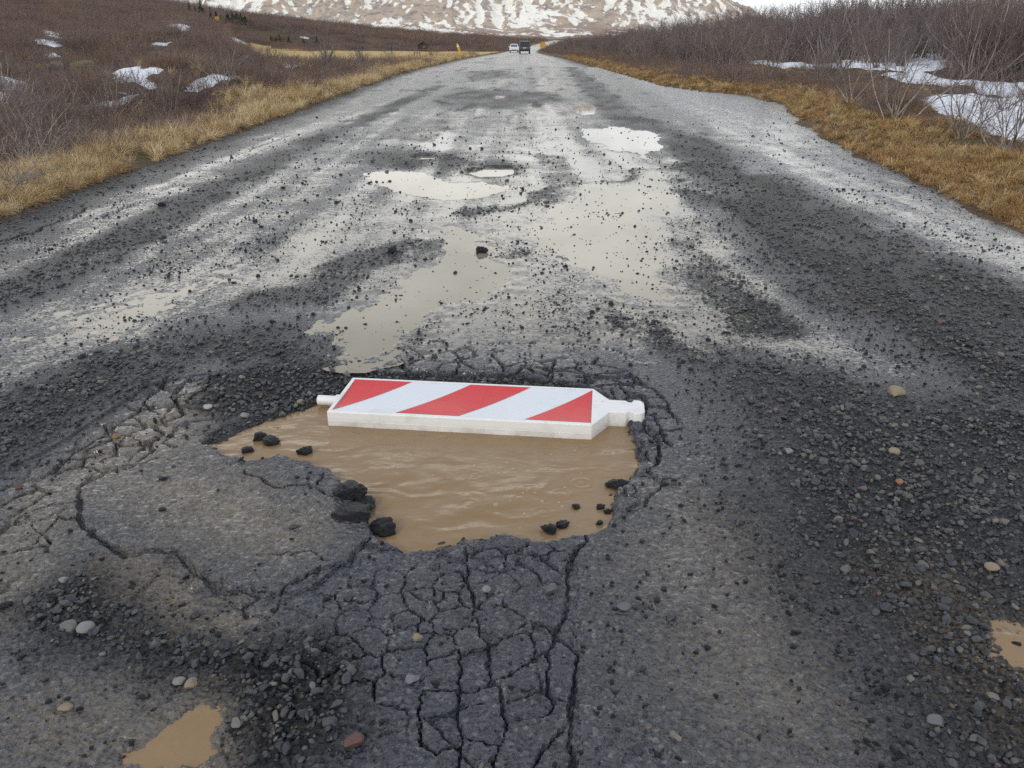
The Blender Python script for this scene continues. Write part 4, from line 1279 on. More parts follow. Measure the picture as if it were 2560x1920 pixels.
# embossed square on the taper
bm = bmesh.new()
for x0, x1, y0, y1 in ((Lb + .008, Lb + .042, .205, .208), (Lb + .008, Lb + .042, .236, .239), (Lb + .008, Lb + .011, .208, .236), (Lb + .039, Lb + .042, .208, .236)):
    box(bm, x0, x1, y0, y1, TKB - .001, TKB + .0012)
bm_obj('embossed_square', bm, M['plastic'], beacon)
# foil, slightly dished
def dish(v): return -.0075 * (1 - (2 * v - 1) ** 2)
def foil(name, f0, f1, lift, mat):
    nv = 14; nu = 10
    V_ = []; F_ = []
    for j in range(nv + 1):
        v = j / nv
        a = max(0, min(1, f0(v))); b = max(0, min(1, f1(v)))
        for i in range(nu + 1):
            u = a + (b - a) * i / nu
            V_.append((m0u + u * (m1u - m0u), m0v + v * (m1v - m0v), TKB - .0012 + lift + dish(v)))
    for j in range(nv):
        for i in range(nu):
            k = j * (nu + 1) + i
            F_.append((k, k + 1, k + nu + 2, k + nu + 1))
    return link(name, np_mesh(name, V_, F_, mat), beacon)
foil('white_sheet', lambda v: 0, lambda v: 1, 0, M['foilw'])
foil('red_stripe', lambda v: 0, lambda v: .245 * v, .0012, M['foilr'])
foil('red_stripe', lambda v: .25 + .245 * v, lambda v: .495 + .25 * v, .0012, M['foilr'])
foil('red_stripe', lambda v: .75 + .25 * v, lambda v: 1.0, .0012, M['foilr'])

# litter
x, y = un(1546, 1178)
bm = bmesh.new()
prism(bm, [(-.030, -.006), (.012, -.007), (.027, -.003), (.031, .004), (.022, .009), (-.012, .006)], 2, 0, .0035)
bm2 = bmesh.new()
o = bm_obj('plastic_scrap', bm, M['plastic'], bevel=.0015)
o.location = (x, y, float(grid_at(HH, x, y)) + .006); o.rotation_euler = (.08, -.05, .55)
tag(o, 'small white plastic scrap with a hole lying right of the pothole', 'litter')
bm2 = bmesh.new(); cyl(bm2, (.019, .001, .0030), (.019, .001, .0041), .0032, n=12)
bm_obj('hole', bm2, M['lump'], o)

# bubbles on the muddy water
def mat_bubble():
    m = MT('bubble_film')
    m.set('Base Color', C(.62, .50, .34)); m.set('Roughness', .04); m.set('IOR', 1.33); m.set('Alpha', .42)
    return m.m
M['bubble'] = mat_bubble()
BUB = [(625, 680), (1075, 676), (645, 718), (1040, 832), (1195, 890), (1345, 825), (1375, 800), (1410, 823), (1450, 872), (1525, 830), (1330, 1018), (1180, 818), (1275, 868), (1575, 795),
       (995, 690), (900, 676), (1290, 690), (1060, 735), (700, 632), (1500, 612), (1630, 592), (1665, 716), (850, 728), (1125, 705), (1215, 768), (1305, 790), (1545, 876), (1560, 900), (1365, 812), (1350, 940), (1255, 655), (930, 740)]
bme = []
for r_ in range(2):
    bm = bmesh.new(); bmesh.ops.create_uvsphere(bm, u_segments=16, v_segments=10, radius=1)
    bmesh.ops.delete(bm, geom=[v for v in bm.verts if v.co.z < -.12], context='VERTS')
    me = bpy.data.meshes.new('bubble'); bm.to_mesh(me); bm.free()
    me.polygons.foreach_set('use_smooth', np.ones(len(me.polygons), bool)); me.materials.append(M['bubble']); bme.append(me)
for k, (bx, by) in enumerate(BUB):
    x, y = un(700 + bx / 2.212, 860 + by / 2.212, POT_LEVEL)
    o = link('bubble', bme[0]); s_ = (.010 if k in (0, 1, 3, 4, 6, 8) else .0055) * random.uniform(.8, 1.15)
    o.location = (x, y, POT_LEVEL); o.scale = (s_, s_, s_ * .75)
    tag(o, 'small air bubble floating on the muddy pothole water', 'bubble', 'bubbles on the pothole water')

# ------------------------------------------------------------------ snow patches
def snow_patch(pts, label, thick=.045, ragged=1.0, n=150):
    w_ = [march(*p) for p in pts]
    w_ = np.array([p for p in w_ if p is not None])
    if len(w_) < 3: return None
    lo = w_.min(0) - .5; hi = w_.max(0) + .5
    nx_ = int(np.clip((hi[0] - lo[0]) / .07, 20, n)); ny_ = int(np.clip((hi[1] - lo[1]) / .10, 20, n))
    gx, gy = np.meshgrid(np.linspace(lo[0], hi[0], nx_), np.linspace(lo[1], hi[1], ny_))
    sc = max(.3, (hi - lo).min() * .05)
    sd = polysd(gx, gy, w_, 3.0) + fbm(gx / sc * .45, gy / sc * .25, 300, 5, .65) * ragged * sc
    m = sd > 0
    gz = ground_z(gx, gy) + np.where(m, .01 + thick * sst(0, .5 * sc + .25, sd) + .05 * fbm(gx * 1.3, gy * 1.3, 301, 4), -.06)
    ii = np.arange(nx_ * ny_).reshape(ny_, nx_)
    q = np.stack([ii[:-1, :-1], ii[:-1, 1:], ii[1:, 1:], ii[1:, :-1]], -1).reshape(-1, 4)
    fmk = facemax(m.astype(float)).ravel() > 0
    q = q[fmk]
    if len(q) == 0: return None
    u, inv = np.unique(q, return_inverse=True)
    V_ = np.stack([gx, gy, gz], -1).reshape(-1, 3)[u]
    o = link('snow_patch', np_mesh('snow_patch', V_, inv.reshape(q.shape), M['snow']))
    tag(o, label, kind='structure')
    SNOWP.append(w_)
    return o
SNOWP = []
def zl(p): return [(x / 2.458, y / 2.458) for x, y in p]
def zr(p): return [(1660 + x / 2.458, y / 2.458) for x, y in p]
snow_patch(zl([(-60, 480), (100, 490), (215, 515), (150, 560), (80, 600), (0, 640), (-60, 660)]), 'snow patch at the left edge of the view')
snow_patch(zl([(610, 435), (700, 425), (880, 432), (940, 405), (1050, 435), (980, 465), (930, 460), (920, 500), (960, 545), (900, 560), (800, 500), (730, 540), (690, 480)]), 'forked snow patch on the left heath')
snow_patch(zl([(1130, 570), (1160, 520), (1220, 490), (1400, 470), (1510, 460), (1420, 500), (1300, 530), (1200, 560)]), 'long snow patch below the knoll')
snow_patch(zl([(450, 690), (520, 650), (700, 625), (850, 570), (900, 590), (760, 660), (600, 685)]), 'snow strip behind the left shrubs')
snow_patch(zl([(1730, 395), (1790, 400), (1870, 405), (1800, 425), (1750, 430)]), 'small snow patch at the end of the knoll')
snow_patch(zl([(200, 175), (300, 195), (400, 215), (370, 238), (280, 218)]), 'thin snow streak high on the left slope')
snow_patch(zl([(180, 250), (300, 250), (390, 290), (330, 292), (240, 272)]), 'second thin snow streak on the left slope')
snow_patch(zl([(1030, 155), (1100, 140), (1160, 165), (1130, 192), (1080, 185)]), 'snow patch in the middle of the far left slope')
snow_patch(zl([(-40, 300), (60, 330), (130, 335), (20, 322), (-40, 322)]), 'snow streak at the left edge')
snow_patch(zl([(1380, 215), (1430, 225), (1530, 270), (1470, 265), (1390, 240)]), 'broken snow streak on the far left slope')
snow_patch(zl([(130, 650), (290, 605), (310, 640), (220, 665)]), 'little snow patch in the near left heath')
snow_patch(zl([(930, 265), (1060, 258), (1060, 272), (950, 278)]), 'thin snow line in the left scrub')
snow_patch(zl([(1840, 230), (1885, 225), (1900, 240), (1860, 243)]), 'tiny snow patch behind the field')
snow_patch(zl([(20, 232), (70, 238), (150, 262), (90, 258)]), 'thin snow sliver near the left edge')
snow_patch(zl([(260, 340), (340, 332), (380, 352), (300, 362)]), 'ragged snow scrap behind the mossy rocks')
snow_patch(zl([(900, 180), (960, 190), (990, 205), (930, 200)]), 'snow sliver on the far left slope')
snow_patch(zl([(660, 565), (740, 570), (800, 585), (720, 590)]), 'snow sliver below the forked patch')
snow_patch(zr([(350, 350), (600, 372), (1000, 398), (1300, 332), (1700, 328), (1780, 380), (1650, 440), (1200, 425), (900, 425), (600, 405)]), 'snow under the thicket behind the pale stemmed birch')
snow_patch(zr([(1330, 472), (1500, 448), (1650, 462), (1800, 495), (2300, 500), (2300, 600), (1950, 580), (1700, 530)]), 'snow band in the middle of the right thicket')
snow_patch(zr([(1560, 610), (1700, 575), (1900, 580), (2300, 610), (2300, 900), (2080, 860), (1950, 800), (1800, 745), (1650, 705)]), 'broad snow patch nearest the road on the right')
snow_patch(zr([(1800, 335), (2300, 338), (2300, 390), (2000, 385)]), 'far snow band in the right thicket')
def in_snow(x, y, grow=.0):
    r = np.zeros(np.shape(x), bool)
    for p in SNOWP:
        r |= polysd(np.asarray(x, float), np.asarray(y, float), p, 1.0) > -grow
    return r

# ------------------------------------------------------------------ plants
def tubes(paths):
    V_ = []; F_ = []; b = 0
    for pts, r0, r1, k in paths:
        pts = np.asarray(pts, float); n = len(pts)
        tan_ = np.gradient(pts, axis=0); tan_ /= np.linalg.norm(tan_, axis=1, keepdims=True) + 1e-9
        ref = np.where(np.abs(tan_[:, 2:3]) < .9, [[0, 0, 1.0]], [[1.0, 0, 0]])
        s_ = np.cross(tan_, ref); s_ /= np.linalg.norm(s_, axis=1, keepdims=True) + 1e-9
        t_ = np.cross(tan_, s_)
        rr = np.linspace(r0, r1, n)[:, None]
        for j in range(k):
            a = 2 * math.pi * j / k
            V_.append(pts + rr * (math.cos(a) * s_ + math.sin(a) * t_))
        for j in range(k):
            j2 = (j + 1) % k
            for i in range(n - 1):
                F_.append((b + j * n + i, b + j * n + i + 1, b + j2 * n + i + 1, b + j2 * n + i))
        b += n * k
    return np.concatenate(V_), np.array(F_)

def grow(r, start, d, length, n, wob, lift):
    pts = [np.array(start, float)]; d = np.array(d, float)
    for i in range(n):
        d = d + r.normal(0, wob, 3) + np.array([0, 0, lift]); d /= np.linalg.norm(d)
        pts.append(pts[-1] + d * length / n)
    return np.array(pts)

def shrub_paths(seed, h, nst, lo=15, hi=55, twigs=1.0, rstem=.014, wind=(0, 0)):
    r = np.random.default_rng(seed)
    st = []; tw = []
    for s in range(nst):
        az = r.uniform(0, 6.283); ti = math.radians(r.uniform(lo, hi))
        d = (math.sin(ti) * math.cos(az) + wind[0], math.sin(ti) * math.sin(az) + wind[1], math.cos(ti))
        Ls = h * r.uniform(.65, 1.08)
        p0 = (r.normal(0, .10 * h * .5), r.normal(0, .10 * h * .5), -.06)
        P = grow(r, p0, d, Ls, 7, .13, .05)
        rs = rstem * r.uniform(.6, 1.2) * h / 1.8
        st.append((P, rs, rs * .28, 5))
        for b in range(int(r.integers(6, 10))):
            t = r.uniform(.18, .98) * 7; i = min(int(t), 6); q = P[i] + (P[i + 1] - P[i]) * (t - i)
            dd = (P[i + 1] - P[i]); dd = dd / np.linalg.norm(dd) + r.normal(0, .55, 3); dd[2] = abs(dd[2]) * .8 + .15
            Lb_ = h * r.uniform(.22, .45) * (1.15 - .6 * t / 7)
            B = grow(r, q, dd / np.linalg.norm(dd), Lb_, 4, .16, .06)
            tw.append((B, rs * .32, .0022, 3))
            for c in range(int(r.integers(5, 9) * twigs)):
                t2_ = r.uniform(.15, 1) * 4; i2_ = min(int(t2_), 3); q2 = B[i2_] + (B[i2_ + 1] - B[i2_]) * (t2_ - i2_)
                d2 = (B[i2_ + 1] - B[i2_]); d2 = d2 / np.linalg.norm(d2) + r.normal(0, .5, 3); d2[2] += .12
                Tw = grow(r, q2, d2 / np.linalg.norm(d2), h * r.uniform(.08, .2), 2, .2, .05)
                tw.append((Tw, .0028, .0014, 3))
    return st, tw

def shrub_meshes(seed, bark, twig, **kw):
    st, tw = shrub_paths(seed, **kw)
    a = np_mesh('birch_stems', *tubes(st), bark); b = np_mesh('birch_twigs', *tubes(tw), twig)
    return a, b
SHR = [shrub_meshes(500 + i, M['bark'], M['twig'], h=1.9, nst=n_, lo=8, hi=h_, twigs=t_, rstem=.019) for i, (n_, h_, t_) in
       enumerate([(13, 40, .95), (11, 48, 1.1), (15, 35, .9), (10, 52, 1.0), (14, 42, 1.0), (12, 38, 1.1)])]
SHL = [shrub_meshes(540 + i, M['bark'], M['scrub'], h=1.2, nst=n_, lo=20, hi=65, twigs=1.4) for i, n_ in enumerate([11, 13, 10, 12])]
PALE = [shrub_meshes(560 + i, M['palebark'], M['twig'], h=2.2, nst=n_, lo=18, hi=58, twigs=1.6, rstem=.017) for i, n_ in enumerate([10, 9])]

def place_shrub(pair, x, y, sc, rz, label, group=None, scz=1.0):
    o = link('birch_shrub', pair[0])
    o.location = (x, y, float(ground_z(x, y)) - .02); o.rotation_euler = (0, 0, rz); o.scale = (sc, sc, sc * scz)
    link('twigs', pair[1], o)
    return tag(o, label, 'shrub', group)

rs = np.random.default_rng(77)
# right thicket: individuals first, the mass behind as stuff
cand = []
while len(cand) < 620:
    Y = math.exp(rs.uniform(math.log(9), math.log(120))); v = rs.uniform(1.2, 46)
    X = float(xr(Y)) + v
    if X / (.62 * Y + .55) > 1.35: continue
    if Y < 48 and in_snow(np.array([X, X * 1.1, X * 1.25, X * 1.45]), np.array([Y, Y * 1.1, Y * 1.25, Y * 1.45]), .3).any() and rs.random() < .9: continue
    if Y < 25 and rs.random() < .62: continue
    if v < 3.2 and rs.random() < .72: continue
    cand.append((X, Y, v))
cand = np.array(cand)
app_ = 1 / np.hypot(cand[:, 0], cand[:, 1])
od = np.argsort(-app_)
ind_ = [i for i in od if cand[i, 0] / (.62 * cand[i, 1] + .55) < 1.06][:205]
def shr_scale(Y, v):
    base = np.interp(v, [1, 3, 6, 12], [.45, .62, .95, 1.22])
    return base * np.interp(Y, [9, 16, 26, 60], [.62, .85, 1.18, 1.28]) * rs.uniform(.7, 1.25) * (1 + .3 * float(sst(8, 24, v)))
for n_, i in enumerate(ind_):
    X, Y, v = cand[i]
    sc = shr_scale(Y, v)
    if v < 5 and Y < 22: l_, g_ = 'small bare shrub on the grassy right verge', 'small shrubs on the right verge'
    elif Y < 28: l_, g_ = 'bare birch shrub among the snow patches on the right', 'shrubs among the snow patches on the right'
    else:
        row = 'in the front row' if v < 6 else ('in the second row' if v < 12 else 'deep inside')
        wh = 'by the lay-by' if Y < 36 else ('beyond the lay-by' if Y < 52 else ('midway to the vehicles' if Y < 80 else 'near the vehicles'))
        l_ = '%s bare birch shrub %s of the right thicket, %s' % ('tall' if sc > 1.25 else ('low' if sc < .85 else 'grey'), row, wh); g_ = 'thicket right of the road'
    place_shrub(SHR[n_ % 6], X, Y, sc, rs.uniform(0, 6.28), l_, g_)
rest_ = [i for i in range(len(cand)) if i not in set(ind_)]
ex = []
while len(ex) < 420:
    Y = rs.uniform(34, 230); v = rs.uniform(2.5, 90); X = float(xr(Y)) + v
    if X / (.62 * Y + .55) < 1.3: ex.append((X, Y, v))
ex = np.array(ex + [tuple(cand[i]) for i in rest_])
SHR1 = []
for a_, b_ in SHR:
    va = np.empty(len(a_.vertices) * 3, np.float32); a_.vertices.foreach_get('co', va)
    vb = np.empty(len(b_.vertices) * 3, np.float32); b_.vertices.foreach_get('co', vb)
    fa = np.empty(len(a_.polygons) * 4, np.int32); a_.polygons.foreach_get('vertices', fa)
    fb = np.empty(len(b_.polygons) * 4, np.int32); b_.polygons.foreach_get('vertices', fb)
    SHR1.append(np_mesh('far_birch', np.concatenate([va.reshape(-1, 3), vb.reshape(-1, 3)]), np.concatenate([fa.reshape(-1, 4), fb.reshape(-1, 4) + len(va) // 3]), M['twig']))
sc_ = np.array([shr_scale(b, c) for a, b, c in ex])
n_ = len(ex)
scatter('thicket', np.stack([ex[:, 0], ex[:, 1], ground_z(ex[:, 0], ex[:, 1]) - .03], -1), np.stack([np.zeros(n_), np.zeros(n_), rs.uniform(0, 6.28, n_)], -1),
        np.stack([sc_, sc_, sc_ * rs.uniform(.85, 1.1, n_)], -1), rs.integers(0, 6, n_), SHR1, 'bare birch thicket running far back along the right of the road')
# named shrubs
def shrub_px(pair, px, py, sc, label, rz=None, scz=1.0, group=None):
    p = march(px, py)
    return place_shrub(pair, p[0], p[1], sc, rs.uniform(0, 6.28) if rz is None else rz, label, group, scz)
shrub_px(PALE[0], 2238, 303, .78, 'spreading birch with pale forked stems on the right verge', .6)
shrub_px(PALE[1], 2130, 262, .62, 'birch shrub with thin pale stems, left of the pale forked birch')
shrub_px(SHR[1], 2400, 345, .66, 'leaning bare shrub on the verge below the broad snow patch')
shrub_px(SHR[3], 2510, 385, .62, 'bare shrub low at the right edge in front of the snow')
shrub_px(PALE[1], 84, 420, .5, 'birch with pale bent stems at the left edge of the road', 2.2)
shrub_px(PALE[0], 130, 402, .42, 'thin birch with a leaning dark stem beside the pale bent birch', 1.0)
shrub_px(SHL[0], 420, 296, 1.0, 'dark dense shrub left of the long golden grass')
shrub_px(SHL[1], 365, 275, .9, 'dark shrub in front of the snow strip on the left')
shrub_px(SHL[2], 300, 262, .75, 'low shrub overlapping the snow strip on the left')
shrub_px(SHL[3], 470, 268, .8, 'brown shrub behind the long golden grass')
shrub_px(SHR[2], 815, 178, .95, 'tall bare shrub standing in front of the straw field')
shrub_px(SHR[4], 905, 170, .85, 'bare shrub before the field, right of the tall one')
shrub_px(SHR[0], 975, 165, .7, 'low brown shrub before the field near the box on a post')
shrub_px(SHR[5], 1085, 150, .8, 'brown bush behind the leaning yellow marker post')
shrub_px(SHR[1], 1180, 142, .75, 'brown bush right of the leaning yellow marker post')
for k, (px, py, sc, l_) in enumerate([(20, 300, .8, 'bare shrub at the left edge in front of the snow patch'), (60, 345, .75, 'thin grey shrub behind the pale bent birch'), (150, 330, .7, 'upright bare shrub right of the pale bent birch'),
        (195, 300, .62, 'twiggy shrub in the near left heath, behind the grass'), (245, 325, .5, 'short shrub growing out of the left verge grass'), (30, 380, .7, 'dark stemmed shrub nearest the left edge'),
        (290, 305, .6, 'bare shrub below the snow strip on the left'), (560, 215, .75, 'bushy shrub on the left verge below the long snow patch'), (640, 190, .8, 'shrub on the left verge near the small snow patch')]):
    shrub_px(SHR[k % 6] if k % 3 else PALE[k % 2], px, py, sc, l_, scz=.8)
for k in range(64):
    while True:
        Y = math.exp(rs.uniform(math.log(10), math.log(62))); u = rs.uniform(2.6, 34); X = float(xl(Y)) - u
        if X / (.62 * Y + .55) > -1.08 and not in_snow(np.array([X]), np.array([Y]), .25)[0]: break
    place_shrub(SHL[k % 4], X, Y, np.interp(u, [2, 5, 15], [.45, .7, 1.0]) * rs.uniform(.6, 1.15), rs.uniform(0, 6.28),
                'bare brown shrub on the left heath, %s, %s' % ('near the road' if u < 6 else ('well up the slope' if u > 16 else 'behind the grass'), 'close to us' if Y < 18 else ('by the knoll' if Y < 40 else 'far off')), 'shrubs scattered over the left heath')

# heath scrub (uncountable low twigs)
def scrub_mesh(seed, n=95, h=.5, rad=.55):
    r = np.random.default_rng(seed); P = []
    for i in range(n):
        a = r.uniform(0, 6.28); q = rad * math.sqrt(r.random())
        ti = r.uniform(.1, .9); az = a + r.normal(0, .8)
        P.append((grow(r, (q * math.cos(a), q * math.sin(a), -.03), (math.sin(ti) * math.cos(az), math.sin(ti) * math.sin(az), math.cos(ti)), h * r.uniform(.4, 1.15), 3, .22, .03), .0042, .0022, 3))
    return np_mesh('scrub', *tubes(P), M['scrub'])
SCR = [scrub_mesh(600 + i) for i in range(4)]
n_ = 16000
Yc = np.exp(rs.uniform(math.log(7.5), math.log(250), n_)); tc_ = rs.uniform(-1.3, .02, n_)
Xc = tc_ * (.62 * Yc + .55)
uc = xl(Yc) - Xc
k = (uc > .7 + 2.8 * rs.random(n_) ** 1.5 * (Yc < 60)) & ~in_snow(Xc, Yc, .05) & ~((in_snow(Xc * 1.07, Yc * 1.07) | in_snow(Xc * 1.16, Yc * 1.16) | in_snow(Xc * 1.28, Yc * 1.28)) & (rs.random(n_) < .92)) & ~(in_snow(Xc * 1.45, Yc * 1.45) & (rs.random(n_) < .5))
k &= ~((sst(-.335, -.30, Xc / Yc) > .4) & (Yc > 66) & (Yc < 192))
k &= (fbm(Xc * .25, Yc * .18, 320, 3) + rs.normal(0, .25, n_)) > -.10
Xc, Yc = Xc[k], Yc[k]; n_ = len(Xc)
sc_ = np.interp(Yc, [8, 25, 80, 250], [.62, 1.0, 1.9, 4.2]) * rs.uniform(.6, 1.25, n_)
scatter('heath_scrub', np.stack([Xc, Yc, terrain(Xc, Yc)], -1), np.stack([rs.normal(0, .1, n_), rs.normal(0, .1, n_), rs.uniform(0, 6.28, n_)], -1),
        np.stack([sc_, sc_, sc_ * rs.uniform(.55, .95, n_)], -1), rs.integers(0, 4, n_), SCR, 'brown leafless heath scrub covering the left slope')
n_ = 5200
Yf = rs.uniform(215, 440, n_); Xf = rs.uniform(-.78, .62, n_) * Yf
k = ((Xf < xl(Yf) - 3) | (Xf > xr(Yf) + 2)) & (fbm(Xf * .03, Yf * .03, 350, 3) + rs.normal(0, .2, n_) > -.2)
Xf, Yf = Xf[k], Yf[k]; n_ = len(Xf); sc_ = rs.uniform(3.2, 6.5, n_)
scatter('far_scrub', np.stack([Xf, Yf, terrain(Xf, Yf) - .1], -1), np.stack([np.zeros(n_), np.zeros(n_), rs.uniform(0, 6.28, n_)], -1),
        np.stack([sc_, sc_, sc_ * rs.uniform(.6, 1.0, n_)], -1), rs.integers(0, 4, n_), SCR, 'mauve belt of leafless scrub at the foot of the mountain')
# the same low scrub under the right thicket
n_ = 6000
Yc = np.exp(rs.uniform(math.log(7.5), math.log(200), n_)); Xc = xr(Yc) + 1.6 + 40 * rs.random(n_) ** 1.3 * np.minimum(1, Yc / 30)
k = (Xc / (.62 * Yc + .55) < 1.3) & ~in_snow(Xc, Yc, .0) & ~((in_snow(Xc * 1.1, Yc * 1.1) | in_snow(Xc * 1.22, Yc * 1.22) | in_snow(Xc * 1.38, Yc * 1.38)) & (rs.random(n_) < .92))
Xc, Yc = Xc[k], Yc[k]; n_ = len(Xc)
sc_ = np.interp(Yc, [8, 25, 80, 250], [.5, .8, 1.6, 3.0]) * rs.uniform(.6, 1.25, n_)
scatter('undergrowth', np.stack([Xc, Yc, terrain(Xc, Yc)], -1), np.stack([rs.normal(0, .1, n_), rs.normal(0, .1, n_), rs.uniform(0, 6.28, n_)], -1),
        np.stack([sc_, sc_, sc_ * rs.uniform(.5, .9, n_)], -1), rs.integers(0, 4, n_), SCR, 'low leafless undergrowth beneath the right thicket')

# grass
def tuft_mesh(seed, mat, n=42, h=.30, droop=1.0, w=.0045):
    r = np.random.default_rng(seed); V_ = []; F_ = []
    for i in range(n):
        a = r.uniform(0, 6.28); q = .07 * math.sqrt(r.random()); az = a * .4 + r.normal(0, 1.4)
        L_ = h * r.uniform(.45, 1.25); ti = r.uniform(.15, .7) * droop
        p = np.array([q * math.cos(a), q * math.sin(a), -.02]); side = np.array([-math.sin(az), math.cos(az), 0]) * w * r.uniform(.6, 1.3)
        b = len(V_)
        for s_ in range(4):
            wd = side * (1 - s_ / 3.3)
            V_ += [p - wd, p + wd]
            d = np.array([math.sin(ti) * math.cos(az), math.sin(ti) * math.sin(az), math.cos(ti)])
            p = p + d * L_ / 3; ti += .42 * droop * r.uniform(.5, 1.5)
        F_ += [(b + 2 * k_, b + 2 * k_ + 1, b + 2 * k_ + 3, b + 2 * k_ + 2) for k_ in range(3)]
    return np_mesh('tuft', np.array(V_), np.array(F_), mat, False)
TUL = [tuft_mesh(700 + i, M['straw'], 40, .42, d_) for i, d_ in enumerate((.8, 1.1, 1.4, 1.7))]
TUR = [tuft_mesh(720 + i, M['turf'], 46, .20, d_, .005) for i, d_ in enumerate((.9, 1.2, 1.5, 1.7))]
def grass(name, X, Y, sc, protos, label, lean):
    n = len(X)
    scatter(name, np.stack([X, Y, ground_z(X, Y)], -1), np.stack([rs.normal(lean[0], .18, n), rs.normal(lean[1], .18, n), rs.normal(0, .8, n) + rs.choice([0, 3.1], n)], -1),
            np.stack([sc, sc, sc * rs.uniform(.6, 1.1, n)], -1), rs.integers(0, len(protos), n), protos, label)
n_ = 15000
Yc = np.exp(rs.uniform(math.log(6.0), math.log(110), n_)); wq = np.where(rs.random(n_) < .62, np.abs(rs.normal(.4, .8, n_)), rs.uniform(0, 7, n_))
Xc = xl(Yc) - .12 - wq * np.interp(Yc, [6, 20, 100], [1.0, 1.0, 1.3])
pat = fbm(Xc * .8, Yc * .35, 330, 3)
k = (pat + rs.normal(0, .16, n_) > .06 - .5 * (Yc < 10)) & (Xc / (.62 * Yc + .55) > -1.2) & ~in_snow(Xc, Yc)
Xc, Yc, pat = Xc[k], Yc[k], pat[k]
grass('dry_grass', Xc, Yc, np.interp(Yc, [6, 20, 60, 110], [.62, .9, 1.4, 2.0]) * rs.uniform(.5, 1.1, len(Xc)) * (1 + .5 * np.clip(pat, -.3, .6)), TUL, 'bleached golden grass along the left road edge', (.15, .1))
n_ = 17000
Yc = np.exp(rs.uniform(math.log(5.6), math.log(95), n_)); wq = np.where(rs.random(n_) < .7, np.abs(rs.normal(.8, 1.2, n_)), rs.uniform(0, 8, n_)) * np.interp(Yc, [5, 15, 100], [.8, 1.1, 1.3])
Xc = xr(Yc) + .05 + wq
k = (fbm(Xc * .9, Yc * .6, 340, 3) + rs.normal(0, .22, n_) > -.08 - .5 * (Yc < 11)) & (Xc / (.62 * Yc + .55) < 1.2) & ~in_snow(Xc, Yc)
Xc, Yc = Xc[k], Yc[k]
grass('verge_grass', Xc, Yc, np.interp(Yc, [6, 20, 60, 100], [.7, 1.0, 1.5, 2.0]) * rs.uniform(.5, 1.15, len(Xc)), TUR, 'brown and ochre autumn grass on the right verge', (.05, 0))

# fallen branches at the left
def branch(pts, r0, label, seed, lift=.10):
    r = np.random.default_rng(seed)
    w_ = [march(*p) for p in pts]
    P = np.array([(p[0], p[1], float(ground_z(p[0], p[1])) + lift * (1 + .8 * i)) for i, p in enumerate(w_)])
    t = np.linspace(0, len(P) - 1, 14); Q_ = np.stack([np.interp(t, np.arange(len(P)), P[:, c]) for c in range(3)], -1) + r.normal(0, .012, (14, 3))
    ps = [(Q_, r0, r0 * .35, 6)]; tw = []
    for b in range(18):
        i = int(r.integers(2, 13)); d = (Q_[i] - Q_[i - 1]); d = d / np.linalg.norm(d) + r.normal(0, .55, 3); d[2] = abs(d[2])
        tw.append((grow(r, Q_[i], d / np.linalg.norm(d), r.uniform(.25, .6), 5, .18, .03), r0 * .3, .003, 4))
        for c in range(3):
            B = tw[-1 - c][0] if c == 0 else B
            q = B[int(r.integers(2, 6))]; d2 = r.normal(0, 1, 3); d2[2] = abs(d2[2]); 
            tw.append((grow(r, q, d2 / np.linalg.norm(d2), r.uniform(.12, .3), 3, .2, .02), .004, .002, 3))
    o = link('fallen_branch', np_mesh('fallen_branch', *tubes(ps), M['greybark']))
    link('twigs', np_mesh('branch_twigs', *tubes(tw), M['greybark']), o)
    return tag(o, label, 'branch')
branch([(20, 432), (60, 410), (95, 385), (120, 362)], .034, 'thick pale grey branch rising to the right at the left road edge', 800, .06)
branch([(-10, 440), (50, 436), (95, 432), (128, 424)], .020, 'grey branch lying level at the left road edge', 801, .05)
branch([(126, 424), (132, 402), (170, 386), (222, 368)], .016, 'dark curved branch reaching right over the left verge', 802, .05)
branch([(5, 470), (30, 478), (48, 500), (60, 470)], .010, 'thin bleached branch lowest on the left verge', 803, .04)

# mossy rocks on the left slope
def mat_moss():
    m = MT('mossy_rock')
    g = m.n('ShaderNodeNewGeometry'); sp_ = m.n('ShaderNodeSeparateXYZ'); m.put(sp_.inputs[0], g.outputs['Normal'])
    f = m.rng(m.math('ADD', sp_.outputs[2], m.noise(5, 5)), .85, 1.25)
    m.set('Base Color', m.mix(f, m.mix(m.noise(9, 5), C(.10, .10, .10), C(.30, .30, .29)), m.mix(m.noise(20, 4), C(.09, .09, .02), C(.22, .21, .04))))
    m.set('Roughness', .9); m.set('Normal', m.bump(m.noise(14, 5), .7, .04)); return m.m
M['moss'] = mat_moss()
def rock(px, py, size, seed, label):
    p = march(px, py)
    o = link('rock', stone_mesh('rock', seed, 3, M['moss'], 10, .12, .7))
    o.location = (p[0], p[1], float(ground_z(p[0], p[1])) + size * .55); o.scale = (size,) * 3; o.rotation_euler = (0, 0, seed)
    tag(o, label, 'rock')
rock(214, 178, .40, 820, 'boulder topped with bright yellow green moss on the left slope')
rock(190, 182, .30, 821, 'grey lichen spotted rock left of the mossy boulder')
rock(143, 174, .30, 822, 'pale grey rock leaning at the left end of the mossy rocks')
rock(112, 184, .30, 823, 'low dark green mossy rock farthest left in the row')
rock(235, 184, .26, 824, 'small grey rock just right of the mossy boulder')

